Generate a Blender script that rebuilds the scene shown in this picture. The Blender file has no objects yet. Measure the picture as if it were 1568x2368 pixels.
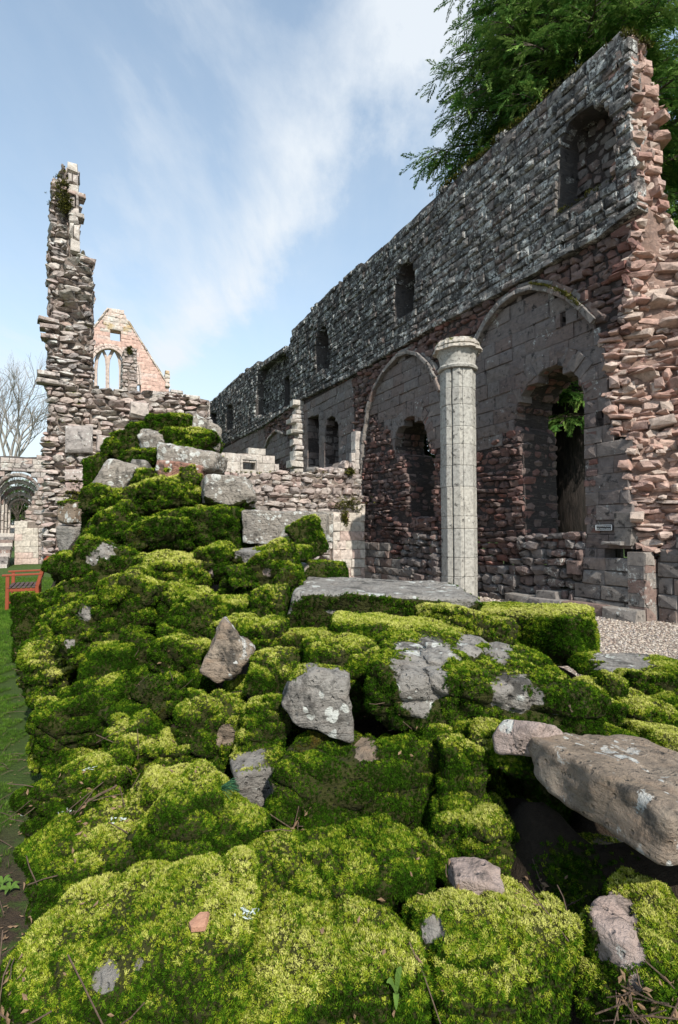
import bpy, bmesh, math, random
import numpy as np
from mathutils import Vector, Matrix, noise as mnoise
from mathutils.geometry import tessellate_polygon

# ------------------------------------------------------------------ camera, sky, sun, exposure
S = bpy.context.scene
COL = S.collection
EYE = Vector((0, 0, 1.4)); PITCH = math.radians(2.33)
cam = bpy.data.cameras.new('camera'); camo = bpy.data.objects.new('camera', cam); COL.objects.link(camo)
cam.sensor_fit = 'VERTICAL'; cam.sensor_height = 36.0; cam.sensor_width = 24.0; cam.lens = 36 * 1225 / 2368
cam.clip_start = 0.05; cam.clip_end = 2000
camo.location = EYE; camo.rotation_euler = (math.pi / 2 + PITCH, 0, 0)
S.camera = camo
S.view_settings.view_transform = 'Standard'; S.view_settings.look = 'None'
S.view_settings.exposure = 0.28; S.view_settings.gamma = 1.0; S.view_settings.use_curve_mapping = False

WU = Vector((-0.454, 0.891, 0)).normalized()          # along the long wall, away from the camera
WN = Vector((-WU.y, WU.x, 0))                          # out of the long wall, towards the cloister
SUN_EL = math.radians(41.0)
_h = (WU * math.cos(math.radians(3.4)) - WN * math.sin(math.radians(3.4)))
TRAVEL = Vector((_h.x * math.cos(SUN_EL), _h.y * math.cos(SUN_EL), -math.sin(SUN_EL)))
sun = bpy.data.lights.new('sun', 'SUN'); suno = bpy.data.objects.new('sun', sun); COL.objects.link(suno)
sun.energy = 5.0; sun.angle = math.radians(0.53); sun.color = (1.0, 0.95, 0.87)
suno.rotation_euler = TRAVEL.to_track_quat('-Z', 'Y').to_euler(); suno.location = (6, -8, 14)

def ray(x, y):
    c, s = math.cos(PITCH), math.sin(PITCH)
    a = (x - 784) / 1225; b = (1184 - y) / 1225
    return Vector((a, c - b * s, s + b * c))
W = bpy.data.worlds.new('World'); S.world = W; W.use_nodes = True
nt = W.node_tree; nt.nodes.clear()
def wn(t, **k):
    n = nt.nodes.new(t)
    for a, b in k.items(): setattr(n, a, b)
    return n
out = wn('ShaderNodeOutputWorld'); bg = wn('ShaderNodeBackground'); bg.inputs[1].default_value = 0.1
sky = wn('ShaderNodeTexSky', sky_type='NISHITA'); sky.sun_disc = False
sky.sun_elevation = SUN_EL; sky.sun_rotation = math.atan2(-TRAVEL.x, -TRAVEL.y)
sky.air_density = 1.0; sky.dust_density = 0.6; sky.ozone_density = 1.0
tc = wn('ShaderNodeTexCoord')
sep = wn('ShaderNodeSeparateXYZ'); nt.links.new(tc.outputs['Generated'], sep.inputs[0])
def wm(op, a, b=None, clamp=False):
    n = wn('ShaderNodeMath', operation=op); n.use_clamp = clamp
    for i, v in enumerate((a, b)):
        if v is None: continue
        if isinstance(v, (int, float)): n.inputs[i].default_value = v
        else: nt.links.new(v, n.inputs[i])
    return n.outputs[0]
zc = wm('MAXIMUM', wm('ADD', sep.outputs[2], 0.10), 0.02)
px_ = wm('DIVIDE', sep.outputs[0], zc); py_ = wm('DIVIDE', sep.outputs[1], zc)
cmb = wn('ShaderNodeCombineXYZ'); nt.links.new(px_, cmb.inputs[0]); nt.links.new(py_, cmb.inputs[1])
mp = wn('ShaderNodeMapping'); nt.links.new(cmb.outputs[0], mp.inputs[0])
mp.inputs['Rotation'].default_value = (0, 0, math.radians(-22)); mp.inputs['Scale'].default_value = (1.15, 0.42, 1); mp.inputs['Location'].default_value = (0.35, 0.2, 0)
n1 = wn('ShaderNodeTexNoise'); n1.inputs['Scale'].default_value = 1.5; n1.inputs['Detail'].default_value = 9; n1.inputs['Roughness'].default_value = 0.62; n1.inputs['Distortion'].default_value = 0.35
nt.links.new(mp.outputs[0], n1.inputs['Vector'])
mp2 = wn('ShaderNodeMapping'); nt.links.new(cmb.outputs[0], mp2.inputs[0]); mp2.inputs['Scale'].default_value = (1.6, 1.1, 1); mp2.inputs['Location'].default_value = (3.1, 1.7, 0)
n2 = wn('ShaderNodeTexNoise'); n2.inputs['Scale'].default_value = 1.3; n2.inputs['Detail'].default_value = 8; n2.inputs['Roughness'].default_value = 0.62
nt.links.new(mp2.outputs[0], n2.inputs['Vector'])
mx = wm('ADD', wm('MULTIPLY', n1.outputs[0], 0.72), wm('MULTIPLY', n2.outputs[0], 0.36))
def wramp(src, stops):
    r = wn('ShaderNodeValToRGB'); e = r.color_ramp.elements
    while len(e) < len(stops): e.new(0.5)
    for el, (p, v) in zip(e, stops): el.position = p; el.color = (v, v, v, 1)
    nt.links.new(src, r.inputs[0]); return r.outputs[0]
def skyp(x, y): d = ray(x, y).normalized(); zz = max(d.z + .10, .02); return Vector((d.x / zz, d.y / zz, 0))
sA, sB = skyp(960, 40), skyp(520, 640); sd_ = (sB - sA).normalized(); sn_ = Vector((-sd_.y, sd_.x, 0))
vd = wn('ShaderNodeVectorMath', operation='DOT_PRODUCT'); nt.links.new(cmb.outputs[0], vd.inputs[0]); vd.inputs[1].default_value = sn_
off = wm('ADD', wm('SUBTRACT', vd.outputs['Value'], sA.dot(sn_)), wm('MULTIPLY', wm('SUBTRACT', n2.outputs[0], .5), .55))
streak = wm('POWER', 2.718, wm('MULTIPLY', wm('MULTIPLY', off, off), -55.0))
mx = wm('ADD', mx, wm('MULTIPLY', streak, wm('MULTIPLY', wramp(n1.outputs[0], [(.30, .25), (.62, 1.0)]), .30)))
cl = wramp(mx, [(0.44, 0.07), (0.56, 0.17), (0.66, 0.50), (0.80, 0.92)])
hz = wramp(sep.outputs[2], [(0.0, 0.96), (0.14, 0.78), (0.36, 0.38), (0.80, 0.04)])
cov = wm('MAXIMUM', cl, 0.0)
inv = wm('MULTIPLY', wm('SUBTRACT', 1.0, cl), wm('SUBTRACT', 1.0, hz))
cov = wm('SUBTRACT', 1.0, inv, True)
mixc = wn('ShaderNodeMix', data_type='RGBA'); nt.links.new(cov, mixc.inputs[0])
hue = wn('ShaderNodeHueSaturation'); hue.inputs['Saturation'].default_value = 1.0; hue.inputs['Value'].default_value = 1.85
nt.links.new(sky.outputs[0], hue.inputs['Color'])
tintn = wn('ShaderNodeMix', data_type='RGBA', blend_type='MULTIPLY'); tintn.inputs[0].default_value = 1; nt.links.new(hue.outputs[0], tintn.inputs[6]); tintn.inputs[7].default_value = (1.0, 1.18, 1.12, 1); nt.links.new(tintn.outputs[2], mixc.inputs[6]); mixc.inputs[7].default_value = (7.2, 7.7, 8.2, 1)
nt.links.new(mixc.outputs[2], bg.inputs[0]); nt.links.new(bg.outputs[0], out.inputs[0])

S.cycles.max_bounces = 5; S.cycles.diffuse_bounces = 3; S.cycles.glossy_bounces = 2; S.cycles.transmission_bounces = 3
S.cycles.use_adaptive_sampling = True; S.cycles.use_denoising = True

# ------------------------------------------------------------------ helpers
R = random.Random(7)
def at(x, y, Y):
    d = ray(x, y); return EYE + d * (Y / d.y)
def ground(x, y, z=0.0):
    d = ray(x, y); return EYE + d * ((z - EYE.z) / d.z)

class Fr:
    def __init__(s, o, U, N): s.o = Vector(o); s.U = Vector(U); s.N = Vector(N)
    def P(s, u, v, z): return s.o + s.U * u + s.N * v + Vector((0, 0, z))
    def uz(s, x, y, v=0.0):
        d = ray(x, y); p = s.o + s.N * v
        t = (p - EYE).dot(s.N) / d.dot(s.N)
        q = EYE + d * t - s.o
        return (q.dot(s.U), EYE.z + d.z * t)
    def poly(s, pts, v=0.0): return np.array([s.uz(x, y, v) for x, y in pts])

def pip(poly, us, z):
    us = np.asarray(us, float); r = np.zeros(us.shape, bool); n = len(poly)
    for i in range(n):
        u1, z1 = poly[i]; u2, z2 = poly[(i + 1) % n]
        if (z1 > z) != (z2 > z): r ^= us < (u2 - u1) * (z - z1) / (z2 - z1) + u1
    return r

def hsh(ix, iy, iz, s):
    h = (ix * 374761393 + iy * 668265263 + iz * 2147483647 + s * 974634187) & 0xffffffff
    h = ((h ^ (h >> 13)) * 1274126177) & 0xffffffff
    return ((h ^ (h >> 16)) & 0xffff) / 65535.0
def vnoise(p, s=0):
    i = np.floor(p).astype(np.int64); f = p - i; f = f * f * (3 - 2 * f); r = 0
    for dx in (0, 1):
        wx = f[:, 0] if dx else 1 - f[:, 0]
        for dy in (0, 1):
            wy = f[:, 1] if dy else 1 - f[:, 1]
            for dz in (0, 1):
                wz = f[:, 2] if dz else 1 - f[:, 2]
                r = r + wx * wy * wz * hsh(i[:, 0] + dx, i[:, 1] + dy, i[:, 2] + dz, s)
    return r * 2 - 1
def fbm(p, s=0, o=4):
    a, r, t = 1.0, 0, 0
    for k in range(o): r = r + a * vnoise(p * 2 ** k + k * 17.3, s + k); t += a; a *= .5
    return r / t

def tag(o, label=None, cat=None, group=None, kind=None):
    for k, v in (('label', label), ('category', cat), ('group', group), ('kind', kind)):
        if v: o[k] = v
    return o
def empty(name, loc):
    o = bpy.data.objects.new(name, None); o.location = loc; o.empty_display_size = .2; COL.objects.link(o); o['kind'] = 'thing'; return o
def loc_of(p):
    v = Vector((0, 0, 0))
    while p is not None: v = v + p.location; p = p.parent
    return v
def mesh_obj(name, verts, faces, mat, parent=None, smooth=False, attrs=None, loc=None):
    """verts in world coordinates; the object sits at loc (or at its parent's origin)"""
    L = loc_of(parent) if parent is not None else (Vector(loc) if loc is not None else Vector((0, 0, 0)))
    v = np.asarray(verts, float) - np.array(L)
    me = bpy.data.meshes.new(name)
    me.from_pydata(v.tolist(), [], faces if isinstance(faces, list) else faces.tolist())
    if attrs:
        for k, a in attrs.items():
            at_ = me.attributes.new(k, 'FLOAT', 'POINT'); at_.data.foreach_set('value', np.asarray(a, np.float32))
    if smooth: me.polygons.foreach_set('use_smooth', np.ones(len(me.polygons), bool))
    for m in (mat if isinstance(mat, list) else [mat]): me.materials.append(m)
    o = bpy.data.objects.new(name, me); COL.objects.link(o)
    if parent is not None: o.parent = parent
    elif loc is not None: o.location = loc
    return o

class MB:                                              # a growing mesh
    def __init__(s): s.v = []; s.f = []
    def add(s, vs, fs):
        b = len(s.v); s.v.extend([tuple(q) for q in vs]); s.f.extend([tuple(i + b for i in f) for f in fs])
    def box(s, M, sx, sy, sz, bev=0.0):
        x, y, z = sx / 2, sy / 2, sz / 2
        c = [(-x, -y, -z), (x, -y, -z), (x, y, -z), (-x, y, -z), (-x, -y, z), (x, -y, z), (x, y, z), (-x, y, z)]
        s.add([M @ Vector(q) for q in c], [(0, 3, 2, 1), (4, 5, 6, 7), (0, 1, 5, 4), (1, 2, 6, 5), (2, 3, 7, 6), (3, 0, 4, 7)])
    def tube(s, pts, rad, n=8, cap=True):
        rings = []; pts = [Vector(p) for p in pts]; b = len(s.v)
        for i, p in enumerate(pts):
            t = (pts[min(i + 1, len(pts) - 1)] - pts[max(i - 1, 0)])
            if t.length < 1e-6: t = Vector((0, 0, 1))
            t.normalize(); a = t.orthogonal().normalized() if i == 0 else (a - t * a.dot(t)).normalized()
            c = t.cross(a); r = rad[i] if hasattr(rad, '__len__') else rad
            for k in range(n):
                an = 2 * math.pi * k / n; s.v.append(tuple(p + (a * math.cos(an) + c * math.sin(an)) * r))
        for i in range(len(pts) - 1):
            for k in range(n):
                s.f.append((b + i * n + k, b + i * n + (k + 1) % n, b + (i + 1) * n + (k + 1) % n, b + (i + 1) * n + k))
        if cap:
            s.f.append(tuple(b + k for k in range(n - 1, -1, -1))); e = b + (len(pts) - 1) * n
            s.f.append(tuple(e + k for k in range(n)))
    def build(s, name, mat, parent=None, **k): return mesh_obj(name, s.v, s.f, mat, parent, **k)

# ------------------------------------------------------------------ materials
def newmat(name):
    m = bpy.data.materials.new(name); m.use_nodes = True; m.node_tree.nodes.clear(); return m, m.node_tree
class NT:
    def __init__(s, t): s.t = t
    def n(s, ty, **k):
        q = s.t.nodes.new(ty)
        for a, b in k.items(): setattr(q, a, b)
        return q
    def L(s, a, b): s.t.links.new(a, b)
    def val(s, v, sock):
        if isinstance(v, (int, float)): sock.default_value = v
        elif isinstance(v, tuple): sock.default_value = v if len(v) == 4 else (*v, 1)
        else: s.L(v, sock)
    def m(s, op, a, b=0.0, c=None, clamp=False):
        q = s.n('ShaderNodeMath', operation=op); q.use_clamp = clamp
        s.val(a, q.inputs[0]); s.val(b, q.inputs[1])
        if c is not None: s.val(c, q.inputs[2])
        return q.outputs[0]
    def mix(s, f, a, b):
        q = s.n('ShaderNodeMix', data_type='RGBA'); s.val(f, q.inputs[0]); s.val(a, q.inputs[6]); s.val(b, q.inputs[7]); return q.outputs[2]
    def noise(s, vec, sc, det=4, ro=.55, dis=0.0):
        q = s.n('ShaderNodeTexNoise'); q.inputs['Scale'].default_value = sc; q.inputs['Detail'].default_value = det
        q.inputs['Roughness'].default_value = ro; q.inputs['Distortion'].default_value = dis; s.L(vec, q.inputs['Vector']); return q.outputs[0]
    def vor(s, vec, sc, feat='F1', out='Distance', rnd=1.0):
        q = s.n('ShaderNodeTexVoronoi', feature=feat); q.inputs['Scale'].default_value = sc; q.inputs['Randomness'].default_value = rnd
        s.L(vec, q.inputs['Vector']); return q.outputs[out]
    def step(s, v, a, b):
        q = s.n('ShaderNodeMapRange', interpolation_type='SMOOTHSTEP'); s.val(v, q.inputs[0]); q.inputs[1].default_value = a; q.inputs[2].default_value = b; return q.outputs[0]
    def ramp(s, v, stops, const=False):
        q = s.n('ShaderNodeValToRGB'); e = q.color_ramp.elements
        if const: q.color_ramp.interpolation = 'CONSTANT'
        while len(e) < len(stops): e.new(.5)
        for el, (p, c) in zip(e, stops): el.position = p; el.color = (*c, 1)
        s.L(v, q.inputs[0]); return q.outputs[0]
    def attr(s, name): return s.n('ShaderNodeAttribute', attribute_name=name).outputs['Fac']
    def finish(s, col, rough=.9, bump=None, dist=.02, strength=1.0, spec=.25):
        o = s.n('ShaderNodeOutputMaterial'); p = s.n('ShaderNodeBsdfPrincipled')
        s.val(col, p.inputs['Base Color']); s.val(rough, p.inputs['Roughness']); p.inputs['Specular IOR Level'].default_value = spec
        if bump is not None:
            b = s.n('ShaderNodeBump'); b.inputs['Distance'].default_value = dist; b.inputs['Strength'].default_value = strength
            s.L(bump, b.inputs['Height']); s.L(b.outputs[0], p.inputs['Normal'])
        s.L(p.outputs[0], o.inputs[0]); return p

def stone_mat(name, pal, lichen=.2, black=.2, lcol=(.55, .56, .52), sc=1.0, src='obj', moss=0.0, rel=.012, ochre=0.0, crust=None):
    m, t = newmat(name); k = NT(t)
    pos = k.n('ShaderNodeNewGeometry').outputs['Position']
    tint = k.n('ShaderNodeObjectInfo').outputs['Random'] if src == 'obj' else k.attr('tint')
    n = len(pal); col = k.ramp(tint, [((i + .5) / n if i else 0.0, c) for i, c in enumerate(pal)])
    big = k.noise(pos, 2.2 * sc, 4, .6); mid = k.noise(pos, 11 * sc, 6, .65); fine = k.noise(pos, 60 * sc, 5, .7)
    col = k.mix(k.step(mid, .35, .7), col, k.mix(.45, col, (.05, .045, .045)))
    # bedding streaks of the sandstone
    mpn = k.n('ShaderNodeMapping'); k.L(pos, mpn.inputs[0]); mpn.inputs['Scale'].default_value = (3, 3, 30)
    bed = k.noise(mpn.outputs[0], 1.6 * sc, 3, .6)
    col = k.mix(k.m('MULTIPLY', k.step(bed, .5, .75), .35), col, k.mix(.5, col, (.42, .34, .28)))
    if black > 0:
        bl = k.noise(pos, 5.5 * sc, 8, .72, .3)
        if crust:
            sp_ = k.n('ShaderNodeSeparateXYZ'); k.L(pos, sp_.inputs[0])
            bl = k.m('ADD', bl, k.m('MULTIPLY', k.step(k.m('ADD', sp_.outputs[1], k.m('MULTIPLY', big, 6.0)), crust[0], crust[1]), .13))
        f = k.m('MULTIPLY', k.step(bl, .62 - .3 * black, .70 - .22 * black), .85)
        col = k.mix(f, col, (.022, .021, .02))
    if lichen > 0:
        l1 = k.noise(pos, 14 * sc, 8, .78, .4); l2 = k.noise(pos, 3.1 * sc, 3, .5)
        f = k.step(k.m('ADD', l1, k.m('MULTIPLY', l2, .5)), .95 - .36 * lichen, 1.03 - .33 * lichen)
        col = k.mix(k.m('MULTIPLY', f, .9), col, k.mix(k.step(fine, .3, .7), lcol, tuple(c * .72 for c in lcol)))
    if ochre > 0:
        f = k.step(k.noise(pos, 1.7 * sc, 5, .6), .72 - .3 * ochre, .8 - .2 * ochre)
        col = k.mix(k.m('MULTIPLY', f, .6), col, (.34, .22, .05))
    if moss > 0:
        nrm = k.n('ShaderNodeSeparateXYZ'); k.L(k.n('ShaderNodeNewGeometry').outputs['Normal'], nrm.inputs[0])
        f = k.step(k.m('ADD', k.m('MULTIPLY', nrm.outputs[2], .25), k.noise(pos, 2.6, 6, .65)), .78 - .3 * moss, .88 - .28 * moss)
        col = k.mix(f, col, k.mix(fine, (.035, .05, .008), (.13, .13, .015)))
    h = k.m('ADD', k.m('MULTIPLY', mid, .8), k.m('ADD', k.m('MULTIPLY', fine, .35), k.m('MULTIPLY', big, .8)))
    k.finish(col, .92, h, rel * 2.2, .9)
    return m
def pair(name, pal, **k): return (stone_mat(name, pal, src='obj', **k), stone_mat(name + '_joined', pal, src='attr', **k))

M_UP = pair('lichened grey ashlar', [(.14, .13, .12), (.22, .21, .195), (.17, .145, .13), (.27, .25, .23), (.18, .13, .112), (.23, .22, .205)], lichen=.48, black=.56, sc=1.15, lcol=(.62, .62, .58), crust=(14.0, 22.0))
M_ASH = pair('weathered pink grey ashlar', [(.155, .128, .118), (.18, .158, .148), (.145, .112, .102), (.19, .162, .146), (.165, .125, .11)], lichen=.22, black=.2)
M_PIER = pair('grey dressed pier stone', [(.20, .18, .165), (.25, .225, .205), (.17, .15, .135), (.27, .24, .21), (.22, .15, .125)], lichen=.3, black=.25)
M_RED = pair('red sandstone rubble', [(.17, .095, .08), (.13, .08, .072), (.2, .13, .11), (.17, .13, .118), (.22, .10, .08), (.11, .08, .073)], lichen=.12, black=.25)
M_GRB = pair('grey low rubble', [(.15, .13, .12), (.19, .165, .155), (.17, .11, .095), (.22, .2, .19)], lichen=.32, black=.3)
M_END = pair('broken pink rubble', [(.54, .375, .30), (.46, .285, .23), (.58, .455, .38), (.52, .41, .34), (.37, .21, .17), (.44, .32, .27)], lichen=.08, black=.0, rel=.018)
M_CRS = pair('pale lichened rubble', [(.47, .41, .36), (.38, .31, .28), (.5, .45, .4), (.42, .30, .26), (.33, .30, .28), (.50, .40, .35)], lichen=.34, black=.18, lcol=(.68, .67, .62), moss=.08)
M_TWR = pair('tower rubble', [(.44, .38, .34), (.36, .30, .27), (.42, .31, .26), (.30, .27, .26), (.47, .42, .37)], lichen=.42, black=.32, lcol=(.66, .66, .61), moss=.12)
M_PALE = pair('pale dressed stone', [(.56, .50, .42), (.52, .46, .39), (.58, .53, .46), (.55, .42, .36)], lichen=.08, black=.04)
M_DRS = pair('pale lichened dressed stone', [(.50, .46, .40), (.46, .40, .36), (.54, .49, .43)], lichen=.35, black=.08, lcol=(.68, .67, .62))
M_COLM = pair('pale column drum stone', [(.40, .385, .345), (.44, .42, .37), (.365, .35, .315), (.42, .395, .345)], lichen=.22, black=.18, lcol=(.62, .61, .56), sc=1.6, rel=.006)
M_GAB = pair('pink gable ashlar', [(.56, .37, .30), (.60, .41, .335), (.53, .35, .29), (.58, .44, .38)], lichen=.12, black=.05, sc=.4, lcol=(.62, .6, .52))
M_GABL = pair('lichened gable head', [(.52, .46, .40), (.56, .44, .37)], lichen=.55, black=.1, sc=.5, lcol=(.62, .61, .55), ochre=.6)
M_TRC = pair('pale tracery stone', [(.58, .47, .41), (.55, .44, .38)], lichen=.05, black=.05, sc=.5)
def core_mat(name, c, moss=0.0): return stone_mat(name, [c, tuple(x * .85 for x in c)], lichen=.08, black=.2, moss=moss, rel=.03)
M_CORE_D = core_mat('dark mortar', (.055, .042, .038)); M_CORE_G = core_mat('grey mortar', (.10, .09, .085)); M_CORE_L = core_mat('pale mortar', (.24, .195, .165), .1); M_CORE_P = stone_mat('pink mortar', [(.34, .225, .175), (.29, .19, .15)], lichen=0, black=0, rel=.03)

# ------------------------------------------------------------------ stones
def block_variant(seed, mat, rough=.03, bev=.07):
    r = random.Random(seed); vs = []
    for y, s in ((-.5, 1.0), (.5 - bev * 1.3, 1.0), (.5, 1 - bev)):
        for sx, sz in ((-1, -1), (1, -1), (1, 1), (-1, 1)):
            b = bev * r.uniform(.6, 1.5) if s < 1 else 0
            x = sx * (.5 - b * .5) + r.uniform(-rough, rough) * (y > -.4); z = sz * (.5 - b) + r.uniform(-rough, rough) * (y > -.4)
            vs.append((x, y + (r.uniform(-.1, .06) if s < 1 else 0), z))
    fs = [(3, 2, 1, 0)]
    for k in range(2):
        for i in range(4): fs.append((k * 4 + i, k * 4 + (i + 1) % 4, k * 4 + 4 + (i + 1) % 4, k * 4 + 4 + i))
    c = [sum(vs[8 + i][j] for i in range(4)) / 4 for j in range(3)]; c[1] += r.uniform(.0, .10)
    vs.append(tuple(c)); fs += [(8 + i, 8 + (i + 1) % 4, 12) for i in range(4)]
    me = bpy.data.meshes.new('block'); me.from_pydata(vs, [], fs); me.materials.append(mat); return me
def rubble_variant(seed, mat, spiky=.16):
    r = random.Random(seed); n = r.choice((5, 6, 7, 8)); vs = []; ring = []
    a0 = r.random() * 6.28
    for i in range(n):
        a = a0 + 2 * math.pi * (i + r.uniform(-.25, .25)) / n
        c, s = math.cos(a), math.sin(a); q = (abs(c) ** 6 + abs(s) ** 6) ** (-1 / 6)
        rr = .5 * q * r.uniform(.82, 1.05); ring.append((c * rr, s * rr))
    tx, tz = r.uniform(-spiky, spiky), r.uniform(-spiky * .5, spiky)
    for x, z in ring: vs.append((x, -.5, z))
    for x, z in ring: vs.append((x, .30 + tx * x + tz * z + r.uniform(-.05, .05), z))
    f = r.uniform(.74, .92)
    for x, z in ring: vs.append((x * f + r.uniform(-.04, .04), .42 + tx * x * 1.1 + tz * z * 1.1 + r.uniform(-.05, .05), z * f + r.uniform(-.04, .04)))
    vs.append((r.uniform(-.2, .2), .45 + r.uniform(-.02, .05), r.uniform(-.2, .2)))
    fs = []
    for k in range(2):
        for i in range(n): fs.append((k * n + i, k * n + (i + 1) % n, (k + 1) * n + (i + 1) % n, (k + 1) * n + i))
    fs += [(2 * n + i, 2 * n + (i + 1) % n, 3 * n) for i in range(n)]
    me = bpy.data.meshes.new('rubble'); me.from_pydata(vs, [], fs); me.materials.append(mat); return me
_vc = {}
def variants(shape, mat):
    k = (shape, mat.name)
    if k not in _vc:
        fn = {'block': lambda i: block_variant(i, mat), 'sharp': lambda i: block_variant(i, mat, .012, .035), 'worn': lambda i: block_variant(i, mat, .06, .12), 'jag': lambda i: block_variant(i + 90, mat, .13, .10), 'rubble': lambda i: rubble_variant(i, mat), 'slab': lambda i: rubble_variant(i + 50, mat, .34)}[shape]
        ms = [fn(i) for i in range(14)]
        _vc[k] = [(me, np.array([v.co[:] for v in me.vertices]), [tuple(p.vertices) for p in me.polygons]) for me in ms]
    return _vc[k]

def stone(fr, u, v, z, w, d, h, roll=0.0, yaw=0.0, pit=0.0):
    """matrix of a stone whose front stands at v"""
    B = Matrix((fr.U, fr.N, Vector((0, 0, 1)))).transposed()
    Rm = B @ (Matrix.Rotation(yaw, 3, 'Z') @ Matrix.Rotation(pit, 3, 'X') @ Matrix.Rotation(roll, 3, 'Y'))
    M = Rm @ Matrix.Diagonal((w, d, h))
    p = fr.P(u, v - d / 2, z)
    M4 = M.to_4x4(); M4.translation = p; return M4, w * h
def emit(parent, name, stones, mats, shape, limit=300, seed=1):
    if not stones: return
    r = random.Random(seed); L = loc_of(parent)
    def score(s):
        M, a = s; p = M.translation - EYE
        if p.y < .3: return 0
        x = 784 + p.x / p.y * 1225; y = 1233 - p.z / p.y * 1225
        vis = -20 < x < 1590 and -20 < y < 2400
        return a / p.y ** 2 * (1 if vis else 1e-4)
    st = sorted(stones, key=score, reverse=True)
    VO, VA = variants(shape, mats[0]), variants(shape, mats[1])
    for M, a in st[:limit]:
        o = bpy.data.objects.new(name, r.choice(VO)[0]); COL.objects.link(o); o.parent = parent
        Q = M.copy(); Q.translation = M.translation - L; o.matrix_basis = Q
    if len(st) > limit:
        vs, fs, ti, b = [], [], [], 0
        for M, a in st[limit:]:
            me, co, fa = r.choice(VA); A = np.array(M)
            vs.append(co @ A[:3, :3].T + A[:3, 3]); fs += [tuple(i + b for i in f) for f in fa]; ti.append(np.full(len(co), r.random())); b += len(co)
        o = mesh_obj(name + '_work', np.concatenate(vs), fs, mats[1], parent, attrs={'tint': np.concatenate(ti)}); o['kind'] = 'stuff'

def fill(zone, u0, u1, z0, z1, hr, wr, seed, gap=.012, wob=0.0):
    """lays courses; returns (u, z, w, h)"""
    r = random.Random(seed); res = []; z = z0; us = np.arange(u0, u1, .02); ci = 0
    while z < z1:
        h = r.uniform(*hr); zm = z + h / 2; m = zone(us, zm); i = 0; n = len(us)
        while i < n:
            if not m[i]: i += 1; continue
            j = i
            while j < n and m[j]: j += 1
            a, b = us[i], us[min(j, n - 1)]; i = j
            if b - a < .05: continue
            cuts = [a]; x = a + (r.uniform(.3, .8) * wr[0] if ci % 2 else 0)
            if x > a: cuts.append(x)
            while cuts[-1] < b: cuts.append(cuts[-1] + r.uniform(*wr))
            cuts[-1] = b
            if len(cuts) > 2 and cuts[-1] - cuts[-2] < wr[0] * .4: cuts.pop(-2)
            for c, e in zip(cuts, cuts[1:]):
                if e - c < .03: continue
                um = (c + e) / 2
                res.append((um, zm + wob * math.sin(um * 2.3 + seed + z * 1.7), e - c - gap, h - gap))
        z += h; ci += 1
    return res
def lay(fr, cells, v0, prot, d, seed, roll=0.0, yaw=0.0, grow=1.0, pit=0.0, hj=0.0):
    r = random.Random(seed); res = []
    for u, z, w, h in cells:
        k = 1 + (r.uniform(-hj, hj) if hj else 0)
        res.append(stone(fr, u, v0 + r.uniform(*prot), z, w * grow, d, h * grow * k, r.uniform(-roll, roll), r.uniform(-yaw, yaw), r.uniform(-pit, pit)))
    return res
def plate(name, fr, outline, holes, v_front, v_back, mat, parent):
    polys = [[Vector((u, z, 0)) for u, z in p] for p in [outline] + holes]
    tris = tessellate_polygon(polys); flat = [q for p in polys for q in p]; n = len(flat)
    vs = [fr.P(q.x, v_front, q.y) for q in flat] + [fr.P(q.x, v_back, q.y) for q in flat]
    fs = [tuple(t) for t in tris] + [tuple(i + n for i in t[::-1]) for t in tris]; b = 0
    for p in polys:
        k = len(p)
        for i in range(k): fs.append((b + i, b + (i + 1) % k, b + (i + 1) % k + n, b + i + n))
        b += k
    o = mesh_obj(name, vs, fs, mat, parent)
    bm = bmesh.new(); bm.from_mesh(o.data); bmesh.ops.recalc_face_normals(bm, faces=bm.faces); bm.to_mesh(o.data); bm.free()
    return o
def along(fr, pts, v, w, d, seglen, r, name=None):
    """stones laid along a polyline (u,z) - ribs and arch rings"""
    res = []
    for (a, b) in zip(pts, pts[1:]):
        a, b = np.array(a), np.array(b); L = np.linalg.norm(b - a); k = max(1, round(L / seglen))
        for i in range(k):
            c = a + (b - a) * (i + .5) / k; ang = math.atan2(b[1] - a[1], b[0] - a[0])
            res.append(stone(fr, c[0], v + r.uniform(-.008, .008), c[1], L / k * .985, d, w, -ang))
    return res
#SPLIT_STRUCT
# ------------------------------------------------------------------ the long wall
wall = Fr(ground(1519, 1441), WU, WN)
UPV = .07                                              # the upper storey stands this far proud
TOP = [(1462, 79), (1445, 84), (1368, 141), (1274, 218), (1163, 316), (1082, 393), (1005, 461), (953, 508), (898, 564), (845, 606), (792, 652), (740, 700), (679, 764), (670, 799), (655, 814), (624, 834), (593, 842), (559, 867), (506, 914), (470, 946)]
STR = [(1482, 476), (1388, 545), (1290, 600), (1133, 688), (1010, 752), (898, 818), (817, 866), (770, 889), (705, 919), (610, 985), (559, 1010), (500, 1040)]
EDGE = [(1500, 1442), (1499, 1290), (1466, 1289), (1463, 1237), (1466, 1204), (1452, 1137), (1451, 1079), (1463, 1031), (1456, 1008), (1417, 1006), (1410, 945), (1403, 869), (1398, 821), (1390, 785), (1440, 758), (1450, 700), (1456, 620), (1470, 540), (1482, 476), (1478, 420), (1468, 330), (1462, 260), (1470, 180), (1463, 120), (1462, 79)]
top_uz = wall.poly(TOP); str_uz = wall.poly(STR); edge_uz = wall.poly(EDGE)
UFAR = 36.0
r0 = random.Random(3)
def rag(p, a):                                         # broken top line
    q = []
    for (u1, z1), (u2, z2) in zip(p, p[1:]):
        n = max(1, int(abs(u2 - u1) / .35))
        for i in range(n):
            f = i / n; q.append((u1 + (u2 - u1) * f, z1 + (z2 - z1) * f + r0.uniform(-a, a)))
    q.append(tuple(p[-1])); return q
top_r = rag(top_uz, .05)
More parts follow.
